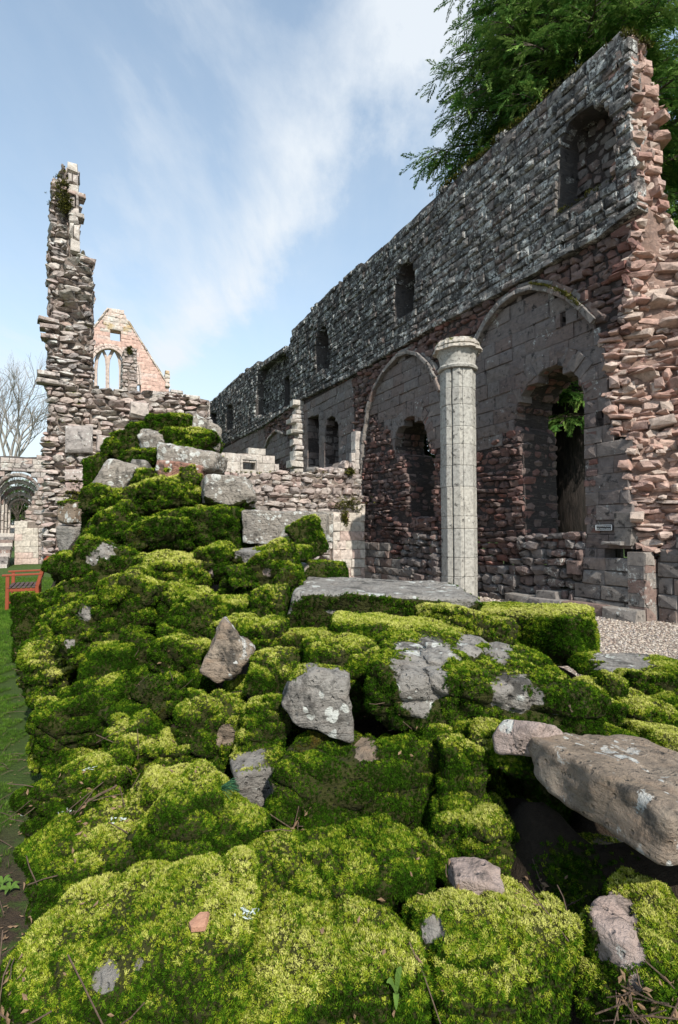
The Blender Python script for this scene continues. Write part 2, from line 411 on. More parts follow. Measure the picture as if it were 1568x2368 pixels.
top_r[-1] = (UFAR, top_r[-1][1])
str_l = [tuple(q) for q in str_uz]; str_l[-1] = (UFAR, str_l[-1][1])
up_edge = [tuple(q) for q in edge_uz if q[1] > str_l[0][1] + .05]
UPPER = np.array(top_r + str_l[::-1] + up_edge)
LOWER = np.array(str_l + [(UFAR, 0.0)] + [tuple(q) for q in edge_uz if q[1] <= str_l[0][1] + .05])
W1 = wall.poly([(1293, 497), (1300, 333), (1318, 285), (1342, 262), (1372, 243), (1402, 243), (1421, 273), (1430, 320), (1428, 416)])
W2 = wall.poly([(917, 742), (917, 663), (923, 632), (934, 606), (946, 600), (957, 606), (963, 640), (963, 715)])
W3 = wall.poly([(734, 867), (733, 796), (741, 762), (752, 749), (760, 760), (765, 790), (765, 852)])
W4 = wall.poly([(525, 1000), (526, 942), (534, 930), (541, 940), (542, 992)])
W5 = wall.poly([(488, 976), (488, 957), (503, 951), (503, 985)])
H1 = wall.poly([(592, 966), (596, 900), (600, 853), (612, 846), (640, 826), (660, 813), (672, 830), (675, 930), (655, 950)])
H2 = wall.poly([(640, 952), (639, 872), (655, 863), (655, 945)])
DOOR = wall.poly([(711, 967), (737, 957), (738, 1086), (711, 1091)])
A3 = wall.poly([(749, 1088), (752, 991), (758, 969), (768, 960), (778, 968), (783, 985), (783, 1078)])
B1 = wall.poly([(912, 1031), (916, 1000), (928, 976), (941, 965), (955, 962), (972, 967), (984, 986), (990, 1022), (994, 1043), (1003, 1047), (1003, 1197), (950, 1197), (944, 1110), (932, 1052), (917, 1050)])
B2 = wall.poly([(1188, 985), (1190, 955), (1200, 921), (1224, 883), (1257, 854), (1286, 843), (1315, 850), (1339, 874), (1350, 910), (1352, 1060), (1356, 1238), (1212, 1240), (1207, 1120), (1204, 1000)])
def sqp(x, y, s): return wall.poly([(x - s / 2, y + s / 2), (x - s / 2, y - s / 2), (x + s / 2, y - s / 2), (x + s / 2, y + s / 2)])
PUTS = [sqp(1386, 975, 19), sqp(1418, 1128, 19), sqp(1303, 738, 13)]
HOLES_UP = [W1, W2, W3, W4, W5, H1]; HOLES_LO = [DOOR, A3, B1, B2] + PUTS
RIB1 = wall.poly([(838, 1120), (842, 1050), (846, 1003), (853, 955), (869, 902), (893, 859), (922, 825), (946, 815), (970, 820), (994, 842), (1012, 876), (1022, 906)])
RIB2 = wall.poly([(1080, 850), (1104, 794), (1128, 749), (1161, 706), (1200, 677), (1238, 666), (1276, 671), (1319, 689), (1353, 717), (1379, 745)])
RIB3 = wall.poly([(611, 1060), (615, 1035), (624, 1013), (640, 996), (658, 1002), (674, 1032), (678, 1075)])
def hp(p): return [tuple(q) for q in p]
TYM1 = np.array(hp(RIB1[2:]) + hp(wall.poly([(1030, 960), (1030, 1043), (1003, 1043), (1001, 1031), (984, 1031), (980, 1050), (912, 1050), (905, 1010), (900, 988), (875, 985), (872, 962), (855, 960)])))
TYM2 = np.array(hp(RIB2) + hp(wall.poly([(1390, 785), (1398, 821), (1403, 869), (1410, 945), (1417, 1006), (1456, 1008), (1463, 1031), (1451, 1079), (1452, 1137), (1466, 1204), (1463, 1237), (1466, 1289), (1352, 1289), (1352, 1060), (1345, 880), (1215, 880), (1204, 1000), (1161, 1000), (1161, 1022), (1136, 1025), (1136, 1050), (1105, 1055), (1060, 1060), (1060, 880)])))
TYM3 = np.array(hp(RIB3))
ASH4 = wall.poly([(697, 935), (705, 922), (770, 893), (815, 872), (818, 950), (822, 1100), (697, 1110)])
ASH5 = wall.poly([(480, 1047), (559, 1013), (608, 988), (616, 1030), (611, 1120), (480, 1120)])
BASE = wall.poly([(1330, 1400), (1330, 1340), (1352, 1340), (1352, 1289), (1500, 1289), (1502, 1443), (1330, 1443)])
PATCH = wall.poly([(842, 1262), (905, 1264), (905, 1288), (930, 1290), (930, 1318), (958, 1320), (958, 1345), (842, 1345)])
GREY = wall.poly([(930, 1250), (1010, 1225), (1030, 1370), (920, 1370)])
GREY2 = wall.poly([(1200, 1235), (1360, 1235), (1345, 1345), (1320, 1400), (1050, 1400), (1060, 1320), (1200, 1290)])
ASHES = [TYM1, TYM2, TYM3, ASH4, ASH5, BASE, PATCH]
def zn(inc, exc):
    def f(us, z):
        m = np.zeros(np.shape(us), bool)
        for p in inc: m |= pip(p, us, z)
        for p in exc: m &= ~pip(p, us, z)
        return m
    return f
def inset(p): return [((u + .2) if u < 3.2 and z < 11 and abs(u - lerp0(z)) < .03 else u, z) for u, z in p]
_ed = sorted([(z, u) for u, z in edge_uz])
def lerp0(z): return float(np.interp(z, [q[0] for q in _ed], [q[1] for q in _ed]))
LW = tag(empty('ruined_wall', wall.P(4, 0, 0)), 'long tall ruined wall of dark lichened masonry with two big blind arches on the right', 'wall')
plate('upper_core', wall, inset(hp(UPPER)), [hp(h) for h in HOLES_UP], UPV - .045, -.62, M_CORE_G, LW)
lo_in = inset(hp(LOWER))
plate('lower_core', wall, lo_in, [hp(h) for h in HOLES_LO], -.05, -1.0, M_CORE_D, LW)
emit(LW, 'facing_stone', lay(wall, fill(zn([UPPER], HOLES_UP), -.6, UFAR, 3.9, 10.4, (.15, .25), (.18, .44), 11), UPV, (-.025, .035), .25, 12, roll=.02, yaw=.05, pit=.05), M_UP, 'worn')
emit(LW, 'ashlar_block', lay(wall, fill(zn([TYM1, TYM2, TYM3, ASH4, ASH5], HOLES_LO + [BASE]), -.6, UFAR, 0, 6.4, (.23, .32), (.35, .72), 13, gap=.004), -.01, (-.006, .008), .3, 14, roll=.006, yaw=.012), M_ASH, 'sharp')
emit(LW, 'plinth_block', lay(wall, fill(zn([BASE], []), -.6, 3, 0, 1.6, (.2, .26), (.38, .75), 15, gap=.012), .06, (-.012, .015), .4, 16, roll=.008, yaw=.02), M_PIER, 'block')
emit(LW, 'patch_block', lay(wall, fill(zn([PATCH], []), 0, 14, 0, 1.6, (.2, .26), (.3, .6), 17), .10, (-.01, .01), .4, 18), M_PIER, 'block')
emit(LW, 'rubble_stone', lay(wall, fill(zn([LOWER], HOLES_LO + ASHES + [GREY, GREY2]), -.6, UFAR, 0, 6.9, (.08, .17), (.14, .40), 19, gap=.0, wob=.03), .0, (-.05, .10), .34, 20, roll=.08, yaw=.2, grow=1.03, pit=.08, hj=.25), M_RED, 'rubble')
emit(LW, 'low_rubble_stone', lay(wall, fill(zn([GREY, GREY2], [PATCH, BASE] + HOLES_LO), -.6, 16, 0, 2.4, (.12, .22), (.16, .42), 21, gap=0, wob=.03), .02, (-.05, .12), .34, 22, roll=.14, yaw=.22, grow=1.06, pit=.12, hj=.22), M_GRB, 'rubble')
# string course, ribs and arch rings
def offs(p, d):
    p = [np.array(q) for q in p]; o = []
    for i, q in enumerate(p):
        t = p[min(i + 1, len(p) - 1)] - p[max(i - 1, 0)]; t = t / np.linalg.norm(t); o.append(tuple(q + np.array((-t[1], t[0])) * d))
    return o
r1 = random.Random(5)
emit(LW, 'string_stone', along(wall, str_l[:-1], UPV + .05, .13, .3, .5, r1), M_UP, 'block', 300)
ribst = along(wall, hp(RIB1), .12, .10, .3, .42, r1) + along(wall, hp(RIB2), .13, .11, .3, .4, r1) + along(wall, hp(RIB3[1:5]), .10, .10, .3, .4, r1)
ribst += along(wall, offs(hp(RIB2), -.11), .05, .10, .2, .4, r1) + along(wall, offs(hp(RIB1), -.10), .045, .09, .2, .42, r1)
emit(LW, 'rib_stone', ribst, M_PIER, 'block')
RS = -1
rings = along(wall, offs(hp(B2[1:9]), RS * .17), .005, .34, .25, .22, r1) + along(wall, offs(hp(B1[0:8]), RS * .15), .005, .3, .25, .2, r1) + along(wall, offs(hp(A3[1:6]), RS * .14), .005, .26, .25, .2, r1)
rings = [s for s in rings]
# arch rings run clockwise in (u, z) because u grows away from the camera
emit(LW, 'voussoir', rings, M_ASH, 'sharp')
# reveals: far jambs, near jambs, soffits
def reveal(poly, v0, depth, mats, seed, kind='rubble', hr=(.12, .22), wr=(.18, .42), prot=(-.02, .06)):
    r = random.Random(seed); out_ = []; p = hp(poly); n = len(p); cu = sum(q[0] for q in p) / n; cz = sum(q[1] for q in p) / n
    for i in range(n):
        a, b = np.array(p[i]), np.array(p[(i + 1) % n]); L = np.linalg.norm(b - a)
        if L < .04: continue
        t = (b - a) / L; nn = np.array((-t[1], t[0]))
        if np.dot(np.array((cu, cz)) - (a + b) / 2, nn) < 0: nn = -nn
        Uw = -wall.N; k = max(1, round(L / ((hr[0] + hr[1]) / 2)))
        for j in range(k):
            c = a + (b - a) * (j + .5) / k; x = 0.0
            while x < depth:
                w = min(r.uniform(*wr), depth - x + .05)
                # stone axes: length along -N, height along the edge, front along nn
                X = Uw; Z = wall.U * t[0] + Vector((0, 0, 1)) * t[1]; Y = wall.U * nn[0] + Vector((0, 0, 1)) * nn[1]
                B = Matrix((X, Y, Z)).transposed() @ Matrix.Rotation(r.uniform(-.06, .06), 3, 'Y')
                M = (B @ Matrix.Diagonal((w * .98, .25, L / k * .97))).to_4x4()
                M.translation = wall.P(c[0], v0 - x - w / 2, c[1]) + Y * (r.uniform(*prot) - .125)
                out_.append((M, w * L / k)); x += w
    emit(LW, 'reveal_stone', out_, mats, kind, 150)
reveal(B2, 0, 1.0, M_RED, 31); reveal(B1, 0, 1.0, M_RED, 32)
reveal(A3, 0, .9, M_ASH, 33, 'sharp', (.25, .3), (.3, .5), (-.005, .01)); reveal(DOOR, 0, .9, M_ASH, 34, 'sharp', (.25, .3), (.3, .5), (-.005, .01))
for i, h in enumerate((W1, W2, W3, W4, H1)): reveal(h, UPV - .06, .56, M_UP, 35 + i, 'block', (.22, .3), (.25, .45), (-.02, .005))
# the niche at the top has a rubble back and added plates behind the far openings block the sky
u_, z_ = W1[:, 0], W1[:, 1]
NB = np.array([(u_.min() - .1, z_.min() - .1), (u_.max() + .1, z_.min() - .1), (u_.max() + .1, z_.max() + .1), (u_.min() - .1, z_.max() + .1)])
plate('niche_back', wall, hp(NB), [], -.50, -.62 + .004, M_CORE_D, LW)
nfr = Fr(wall.P(0, -.48, 0), WU, WN)
emit(LW, 'niche_stone', lay(nfr, fill(zn([NB], []), u_.min(), u_.max(), z_.min(), z_.max(), (.12, .2), (.18, .4), 41), 0, (-.02, .06), .1, 42, roll=.15, yaw=.2), M_GRB, 'rubble')
for h in (W2, W3, W4, W5):
    a, b = h[:, 0].min() - .15, h[:, 0].max() + .15; c, d = h[:, 1].min() - .15, h[:, 1].max() + .15
    plate('window_blocker', wall, [(a, c), (b, c), (b, d), (a, d)], [], -.63, -.75, M_CORE_G, LW)
h = H1; a, b = h[:, 0].min() - .1, h[:, 0].max() + .1; c, d = h[:, 1].min() - .1, h[:, 1].max() - .1
RB = [(a, c), (b, c), (b, d), (a, d)]; plate('recess_core', wall, RB, [hp(H2)], -.40, -.60, M_CORE_G, LW); plate('window_blocker', wall, RB, [], -.63, -.75, M_CORE_G, LW)
emit(LW, 'recess_stone', lay(wall, fill(zn([np.array(RB)], [H2]), a, b, c, d, (.12, .22), (.2, .4), 43), -.36, (-.03, .06), .2, 44, roll=.05, yaw=.1), M_UP, 'worn', 150)
# toothed stub of a lost cross wall
tu = wall.uz(701, 1000)[0]; tf = Fr(wall.P(tu, 0, 0), WN, -WU)
rt = random.Random(9); tooth = []; z = 0.6
while z < wall.uz(701, 930)[1]:
    h = rt.uniform(.16, .3); w = rt.choice((.18, .3, .38, .55)) + .3
    tooth.append(stone(tf, w / 2 - .32, rt.uniform(-.04, .05), z + h / 2, w, .5, h * .96, rt.uniform(-.04, .04), rt.uniform(-.12, .12))); z += h
emit(LW, 'tooth_stone', tooth, M_DRS, 'worn')
ru = wall.uz(840, 1080)[0]; resp = []; rf = Fr(wall.P(ru, 0, 0), WN, -WU)
for k_, z in enumerate(np.arange(wall.uz(840, 1085)[1], wall.uz(840, 1003)[1], .3)):
    resp.append(stone(rf, .1, 0, z + .15, .34, .3, .29)); resp.append(stone(rf, .36, .03, z + .05, .14, .14, .28)) if k_ < 2 else None
for z in np.arange(.9, 2.7, .27): resp.append(stone(rf, rt.choice((.02, .1)), 0, z + .13, .42, .35, .26))
emit(LW, 'respond_stone', resp, M_DRS, 'block')
# broken end: rubble core between the torn facing and the lost cross wall
BACK = [(1488, 79, .45), (1491, 150, .45), (1514, 220, .5), (1520, 300, .5), (1518, 380, .5), (1530, 480, .6), (1546, 545, .7), (1572, 600, .8), (1640, 700, 1.0), (1760, 860, 1.1), (1800, 1100, 1.1), (1800, 1290, 1.0), (1790, 1445, .9)]
bk = sorted([(wall.uz(x, y, -v)[1], wall.uz(x, y, -v)[0], -v) for x, y, v in BACK])
ed = sorted([(z, u) for u, z in edge_uz])
def lerp(tab, z, i): return float(np.interp(z, [t[0] for t in tab], [t[i] for t in tab]))
ZT = edge_uz[-1][1]; rows, NV = [], 22
zs = np.append(np.arange(0, ZT - .12, .07), ZT - .1)
for z in zs:
    ue = lerp(ed, z, 1) + .04; ub, vb = lerp(bk, z, 1), lerp(bk, z, 2); va = -.03 if z > 1.25 else -.36
    rows.append([(ue + (ub - ue) * f, va + (vb - va) * f - .10 * math.sin(math.pi * f) - .07, z) for f in np.linspace(0, 1, NV)])
P = np.array([[wall.P(*q)[:] for q in row] for row in rows]); sh = P.shape
Pf = P.reshape(-1, 3); nz = fbm(Pf * 3.1, 5, 4) * .09; Pf = Pf + np.outer(nz, np.array((WN * .5 - WU)[:]))
fs = [(i * NV + j, i * NV + j + 1, (i + 1) * NV + j + 1, (i + 1) * NV + j) for i in range(sh[0] - 1) for j in range(NV - 1)]
mesh_obj('broken_core', Pf, fs, M_CORE_P, LW, smooth=True)
endst, endbl = [], []; re_ = random.Random(77); z = 1.05
while z < ZT - .05:
    up_ = z > 6.4; h = re_.choice((.05, .07, .09, .12, .16)) if not up_ else re_.choice((.07, .1, .13)); zm = z + h / 2
    ue = lerp(ed, zm, 1) + .03; ub, vb = lerp(bk, zm, 1), lerp(bk, zm, 2)
    A = wall.P(ue, -.03, 0); Bp = wall.P(ub, vb, 0); D = Bp - A; L = D.length; D.normalize()
    nrm = Vector((D.y, -D.x, 0)); nrm = nrm if nrm.dot(EYE - A) > 0 else -nrm
    X = D if D.cross(nrm).z > 0 else -D
    x = re_.uniform(-.08, .06)
    while x < L:
        w = re_.uniform(.12, .46) if not up_ else re_.uniform(.12, .26)
        f = Fr(A + D * (x + w / 2), X, nrm)
        sag = -.12 * math.sin(math.pi * min(1, max(0, (x + w / 2) / L)))
        (endst if re_.random() < .5 else endbl).append(stone(f, 0, sag + re_.choice((-.03, .01, .04, .08, .13, .19)) * re_.uniform(.7, 1.2), zm + re_.uniform(-.03, .03), w * 1.02, .4, h * re_.uniform(.9, 1.2), re_.uniform(-.14, .14), re_.uniform(-.38, .38), re_.uniform(-.05, .3)))
        x += w
    z += h
chips = []
for i in range(420):
    zm = re_.uniform(1.1, ZT - .3); ue = lerp(ed, zm, 1) + .03; ub, vb = lerp(bk, zm, 1), lerp(bk, zm, 2); A = wall.P(ue, -.03, 0); Bp = wall.P(ub, vb, 0); D = Bp - A; L = D.length; D.normalize()
    nrm = Vector((D.y, -D.x, 0)); nrm = nrm if nrm.dot(EYE - A) > 0 else -nrm; X = D if D.cross(nrm).z > 0 else -D; x = re_.random() ** 1.4 * L
    chips.append(stone(Fr(A + D * x, X, nrm), 0, -.11 * math.sin(math.pi * x / L) + re_.uniform(-.03, .07), zm, re_.uniform(.07, .2), .2, re_.uniform(.04, .10), re_.uniform(-.3, .3), re_.uniform(-.4, .4), re_.uniform(-.1, .3)))
emit(LW, 'core_chip', chips, M_END, 'jag', 120)
emit(LW, 'core_stone', endst, M_END, 'slab', 300); emit(LW, 'core_block', endbl, M_END, 'jag', 300)
# dressed jamb below the broken end
jb = Fr(wall.P(0, 0, 0), WU, WN); uj = wall.uz(1521, 1400, -.2)[0]
JM = np.array([(uj, 0), (uj, wall.uz(1521, 1290, -.2)[1]), (uj - .25, wall.uz(1540, 1262, -.2)[1]), (uj - .5, 1.55), (uj - 2.2, 1.6), (uj - 2.2, 0)])
plate('jamb_core', wall, hp(JM), [], -.24, -.9, M_CORE_G, LW)
emit(LW, 'jamb_block', lay(wall, fill(zn([JM], []), uj - 2.2, uj + .01, 0, 1.8, (.2, .26), (.28, .5), 51), -.2, (-.015, .015), .3, 52, roll=.01, yaw=.03), M_PIER, 'block')
ue0 = float(edge_uz[0][0]); ej = Fr(wall.P(ue0, 0, 0), WN, -WU); z = 0; q = []
while z < wall.uz(1510, 1290)[1] - .1:
    h = re_.uniform(.2, .25); q.append(stone(ej, -.05, .012, z + h / 2, .24, .3, h * .97)); z += h
emit(LW, 'quoin_stone', q, M_PIER, 'block')
ue1 = float(edge_uz[2][0]); ej = Fr(wall.P(ue1, 0, 0), WN, -WU); q = []
for z, h in ((1.2, .3), (1.5, .25)): q.append(stone(ej, -.08, .012, z + h / 2, .3, .3, h * .96))
emit(LW, 'quoin_stone', q, M_PIER, 'block')
# putlog holes, sill stones and the low kerb
kerb = []
for x0, x1, y in ((1190, 1250, 1400), (1250, 1325, 1404), (1325, 1420, 1415), (1420, 1500, 1430)):
    a, b = wall.uz(x0, y)[0], wall.uz(x1, y)[0]; kerb.append(stone(wall, (a + b) / 2, .32, .09, abs(b - a) * .98, .5, .2, 0, .02))
a = wall.uz(1283, 1380)[0]; kerb.append(stone(wall, a, .28, .25, .42, .3, .15, .02, .05))
a = wall.uz(1366, 1305)[0]; kerb.append(stone(wall, wall.uz(1336, 1312)[0], .16, wall.uz(1336, 1312)[1], .26, .3, .24))
kerb.append(stone(wall, wall.uz(1428, 1256)[0], .2, wall.uz(1428, 1256)[1], .34, .3, .06))
emit(LW, 'kerb_stone', kerb, M_PIER, 'block')
for h in PUTS:
    a, b = h[:, 0].min() - .1, h[:, 0].max() + .1; c, d = h[:, 1].min() - .1, h[:, 1].max() + .1
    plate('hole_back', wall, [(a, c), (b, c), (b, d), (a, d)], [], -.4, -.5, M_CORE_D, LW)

# plaque
pu, pz = wall.uz(1399, 1220); PQ = tag(empty('wall_plaque', wall.P(pu, .02, pz)), 'small black plaque with white border and white lettering on the wall beside the arch', 'sign')
mw, tw = newmat('white paint'); NT(tw).finish((.8, .8, .78), .5); mb_, tb = newmat('black enamel'); NT(tb).finish((.012, .012, .013), .35)
Bq = Matrix((WU * -1, WN * -1, Vector((0, 0, 1)))).transposed().to_4x4()
def pbox(name, v, w, h, d, mat, du=0, dz=0, parent=PQ):
    f = MB(); B = Matrix((WU, WN, Vector((0, 0, 1)))).transposed().to_4x4(); B.translation = wall.P(pu + du, v, pz + dz); f.box(B, w, d, h); return f.build(name, mat, parent)
PW = abs(wall.uz(1380, 1220)[0] - wall.uz(1418, 1220)[0]); PH = abs(wall.uz(1399, 1213.5)[1] - wall.uz(1399, 1226.5)[1])
pbox('plate', .02, PW, PH, .02, mb_)
fr_ = MB()
for du, dz, w, h in ((0, PH / 2 - .006, PW, .010), (0, -PH / 2 + .006, PW, .010), (PW / 2 - .006, 0, .012, PH - .024), (-PW / 2 + .006, 0, .012, PH - .024)):
    B = Matrix((WU, WN, Vector((0, 0, 1)))).transposed().to_4x4(); B.translation = wall.P(pu + du, .033, pz + dz); fr_.box(B, w, .006, h)
fr_.build('border', mw, PQ)
for txt, dz in (("THE NOVICES' DAY ROOM", PH * .16), ('LATE TWELFTH CENTURY', -PH * .2)):
    cu = bpy.data.curves.new('lettering', 'FONT'); cu.body = txt; cu.align_x = 'CENTER'; cu.align_y = 'CENTER'; cu.extrude = .001; cu.size = PW * .075
    tmp = bpy.data.objects.new('text', cu); me = bpy.data.meshes.new_from_object(tmp); bpy.data.objects.remove(tmp); me.materials.clear(); me.materials.append(mw)
    o = bpy.data.objects.new('lettering', me); COL.objects.link(o); o.parent = PQ
    Bm = Matrix((-WU, Vector((0, 0, 1)), WN)).transposed().to_4x4(); Bm.translation = wall.P(pu, .0335, pz + dz) - PQ.location; o.matrix_basis = Bm

# ------------------------------------------------------------------ the broken cross wall with its tall fragment
cr = Fr((.6, 14.5, 0), WN, -WU)
TOWER = cr.poly([(96, 1300), (100, 1100), (94, 1020), (112, 985), (111, 900), (101, 888), (99, 862), (112, 852), (109, 800), (104, 742), (112, 735), (110, 640), (112, 560), (116, 470), (121, 408), (133, 402), (140, 388), (152, 384), (160, 376), (182, 376), (184, 450), (187, 585), (205, 592), (216, 600), (217, 740), (217, 890), (240, 896), (300, 900), (345, 908), (400, 905), (440, 916), (486, 930), (486, 1090), (486, 1300)])
LOWX = cr.poly([(486, 1300), (486, 1092), (572, 1093), (628, 1092), (692, 1090), (737, 1081), (789, 1084), (797, 1070), (803, 1060), (811, 1062), (822, 1082), (842, 1096), (836, 1135), (842, 1157), (842, 1345)])
STRIP = cr.poly([(157, 377), (182, 376), (187, 585), (163, 600), (160, 480)])
DRESS = cr.poly([(768, 1186), (818, 1186), (818, 1158), (842, 1157), (842, 1345), (768, 1345)])
def shrink(p, a):
    c = p.copy(); n = len(c); o = []
    for i in range(n):
        t = c[(i + 1) % n] - c[i - 1]; t = t / (np.linalg.norm(t) + 1e-9); nn = np.array((-t[1], t[0])); q = c[i] + nn * a
        if not pip(c, np.array([q[0]]), q[1])[0]: q = c[i] - nn * a
        o.append((q[0], max(q[1], 0) if c[i][1] > .3 else 0.0))
    return o
for p in (TOWER, LOWX): p[:, 1] = np.where(p[:, 1] < .4, 0, p[:, 1])
XW = tag(empty('ruined_end_wall', cr.P(3.5, 0, 0)), 'pale rubble cross wall with a tall thin broken fragment standing up at its left end', 'wall')
plate('tower_core', cr, shrink(TOWER, .05), [], -.08, -1.0, M_CORE_L, XW)
plate('low_core', cr, shrink(LOWX, .05), [], -.083, -.9, M_CORE_L, XW)
cells = fill(zn([TOWER], [STRIP]), -2, 10, 0, 10, (.06, .15), (.12, .36), 61, gap=.0, wob=.02)
lo_c = [c for c in cells if c[1] < 4.5]; hi_c = [c for c in cells if c[1] >= 4.5]
emit(XW, 'rubble_stone', lay(cr, lo_c, 0, (-.02, .10), .4, 62, roll=.12, yaw=.25, grow=1.05, pit=.12, hj=.25), M_CRS, 'slab')
emit(XW, 'fragment_stone', lay(cr, hi_c, 0, (-.02, .085), .5, 63, roll=.10, yaw=.22, grow=1.08, pit=.12, hj=.25), M_TWR, 'slab')
emit(XW, 'dressed_stone', lay(cr, fill(zn([STRIP], []), -2, 10, 5, 10, (.22, .36), (.2, .3), 64), .09, (-.03, .03), .45, 65, roll=.03, yaw=.05), M_DRS, 'worn')
emit(XW, 'low_wall_stone', lay(cr, fill(zn([LOWX], [DRESS]), -2, 10, 0, 4, (.10, .19), (.14, .40), 66, gap=0, wob=.015), 0, (-.05, .10), .4, 67, roll=.10, yaw=.2, grow=1.05, pit=.1, hj=.2), M_CRS, 'rubble')
emit(XW, 'quoin_stone', lay(cr, fill(zn([DRESS], []), -2, 10, 0, 3, (.22, .27), (.22, .42), 68, gap=.006), .09, (-.006, .006), .5, 69), M_PALE, 'sharp')
# side of the fragment seen from the right, and ledge stones
side = []; rs = random.Random(70)
for pts, dep in (([(217, 890), (216, 600)], .9), ([(187, 590), (182, 378)], .6), ([(112, 735), (121, 410)], .8), ([(111, 985), (108, 745)], .8)):
    (u1, z1), (u2, z2) = cr.uz(*pts[0]), cr.uz(*pts[1]); z = z1
    sg = 1 if pts[0][0] > 150 else -1
    while z < z2:
        h = rs.uniform(.12, .24); u = u1 + (u2 - u1) * (z - z1) / (z2 - z1); x = .3
        while x < dep:
            w = rs.uniform(.2, .4); f = Fr(cr.P(u, -x, 0), WU * (1 if sg > 0 else -1) * -1 * -1, -WN * sg)
            if f.U.cross(f.N).z < 0: f.U = -f.U
            side.append(stone(f, -w / 2 if f.U.dot(WU) < 0 else w / 2, rs.uniform(-.03, .05), z + h / 2, w, .3, h * .97, rs.uniform(-.05, .05), rs.uniform(-.1, .1))); x += w
        z += h
emit(XW, 'side_stone', side, M_TWR, 'rubble', 150)
led = []
for x, y, w in ((112, 742, .4), (114, 757, .36), (112, 866, .42), (122, 885, .6), (176, 452, .34), (176, 500, .3), (202, 604, .32), (116, 780, .34)):
    u, z = cr.uz(x, y); led.append(stone(cr, u, .12, z, w, .32, .10, rs.uniform(-.05, .05), rs.uniform(-.1, .1)))
emit(XW, 'ledge_stone', led, M_TWR, 'worn')
big_ = []
for x0, y0, x1, y1 in ((150, 990, 215, 1045), (222, 1010, 262, 1050), (150, 1118, 200, 1138), (148, 1088, 196, 1112), (300, 935, 345, 965), (130, 1150, 160, 1166)):
    u0, z0 = cr.uz(x0, y1); u1, z1 = cr.uz(x1, y0); big_.append(stone(cr, (u0 + u1) / 2, .16, (z0 + z1) / 2, abs(u1 - u0), .4, z1 - z0, rs.uniform(-.06, .06), rs.uniform(-.1, .1)))
emit(XW, 'large_stone', big_, M_CRS, 'worn')
# fragment's moss
#
# ------------------------------------------------------------------ low ashlar wall with a little window, behind
lw = Fr(cr.P(0, -3.6, 0), WN, -WU)
LWO = lw.poly([(470, 1200), (470, 1052), (491, 1038), (520, 1046), (575, 1046), (575, 1040), (615, 1040), (615, 1052), (622, 1052), (622, 1060), (637, 1062), (637, 1080), (648, 1082), (648, 1096), (655, 1200)])
LWO[:, 1] = np.where(LWO[:, 1] < 2, 0, LWO[:, 1])
LWH = lw.poly([(561, 1092), (561, 1060), (592, 1062), (592, 1092)])
SW = tag(empty('low_window_wall', lw.P(3, 0, 0)), 'pale ashlar wall stub with one small square window, behind the rubble wall', 'wall')
plate('core', lw, shrink(LWO, .03), [hp(LWH)], -.05, -.5, M_CORE_L, SW)
emit(SW, 'ashlar_block', lay(lw, fill(zn([LWO], [LWH]), -3, 8, 0, 5, (.2, .27), (.3, .6), 71, gap=.006), 0, (-.006, .008), .2, 72), M_DRS, 'sharp')
fs_ = []
for (a, b, c, d) in ((556, 1056, 597, 1062), (555, 1062, 561, 1094), (592, 1062, 597, 1094)):
    u0, z0 = lw.uz(a, d); u1, z1 = lw.uz(c, b); fs_.append(stone(lw, (u0 + u1) / 2, .05, (z0 + z1) / 2, abs(u1 - u0), .3, z1 - z0))
emit(SW, 'window_frame', fs_, M_DRS, 'sharp')

# ------------------------------------------------------------------ gable far behind
gd = 46.0; gb = Fr((at(268, 900, gd).x, gd, 0), WN, -WU)
def G(*p): return gb.poly(p)
GO = G((391, 893), (391, 1010), (140, 1010), (140, 898), (217, 758), (250, 714), (268, 716), (285, 719), (297, 744))
def parch(x0, x1, yt, ysp, yb, n=8):
    """pointed arch outline in picture points"""
    xm = (x0 + x1) / 2; L = []
    for i in range(n + 1):
        a = i / n; L.append((x0 + (xm - x0) * (1 - math.cos(a * math.pi / 2)) , ysp + (yt - ysp) * math.sin(a * math.pi / 2) ** .9))
    Rr = [(x1 + x0 - x, y) for x, y in L[:-1]][::-1]
    return [(x0, yb)] + L + Rr + [(x1, yb)]
g1 = G((255, 791), (255, 759), (280, 763), (280, 791)); g2o = parch(202, 296, 797, 850, 985); g2 = G(*g2o)
g3o = parch(304, 326, 836, 890, 985); g3 = G(*g3o)
GA = tag(empty('abbey_gable', gb.P(0, 0, 0)), 'tall pink stone gable with tracery windows rising behind the tower fragment', 'gable')
plate('wall_core', gb, hp(GO), [hp(g1), hp(g2), hp(g3)], -.06, -1.2, M_GAB[0], GA)
gz = fill(zn([GO], [g1, g2, g3]), -6, 6, 9, 21, (.30, .42), (.5, 1.1), 81, gap=.006)
hz_ = gb.uz(268, 775)[1]
emit(GA, 'ashlar_block', lay(gb, [c for c in gz if not (c[1] > hz_ and abs(c[0]) < 1.1 + (c[1] - hz_) * .1)], 0, (-.006, .008), .3, 82), M_GAB, 'sharp', 300)
emit(GA, 'gable_head_stone', lay(gb, [c for c in gz if c[1] > hz_ and abs(c[0]) < 1.1 + (c[1] - hz_) * .1], .02, (-.02, .03), .3, 83, roll=.02, yaw=.05), M_GABL, 'worn', 300)
mould = []; rg = random.Random(84)
for k_, (o_, v, w) in enumerate(((.22, .10, .18), (.0, .03, .16), (-.18, -.1, .14))):
    for pts in (g2o[1:-1], g3o[1:-1]): mould += along(gb, offs(hp(G(*pts)), o_ * 1.1), v, w * 1.2, .5, .5, rg)
emit(GA, 'moulding_stone', mould, M_TRC, 'sharp', 200)
TR = MB()
def gp(x, y, v=-.5): u, z = gb.uz(x, y); return gb.P(u, v, z)
TR.tube([gp(249.5, 990), gp(249.5, 835), gp(249.5, 824)], .17, 6)
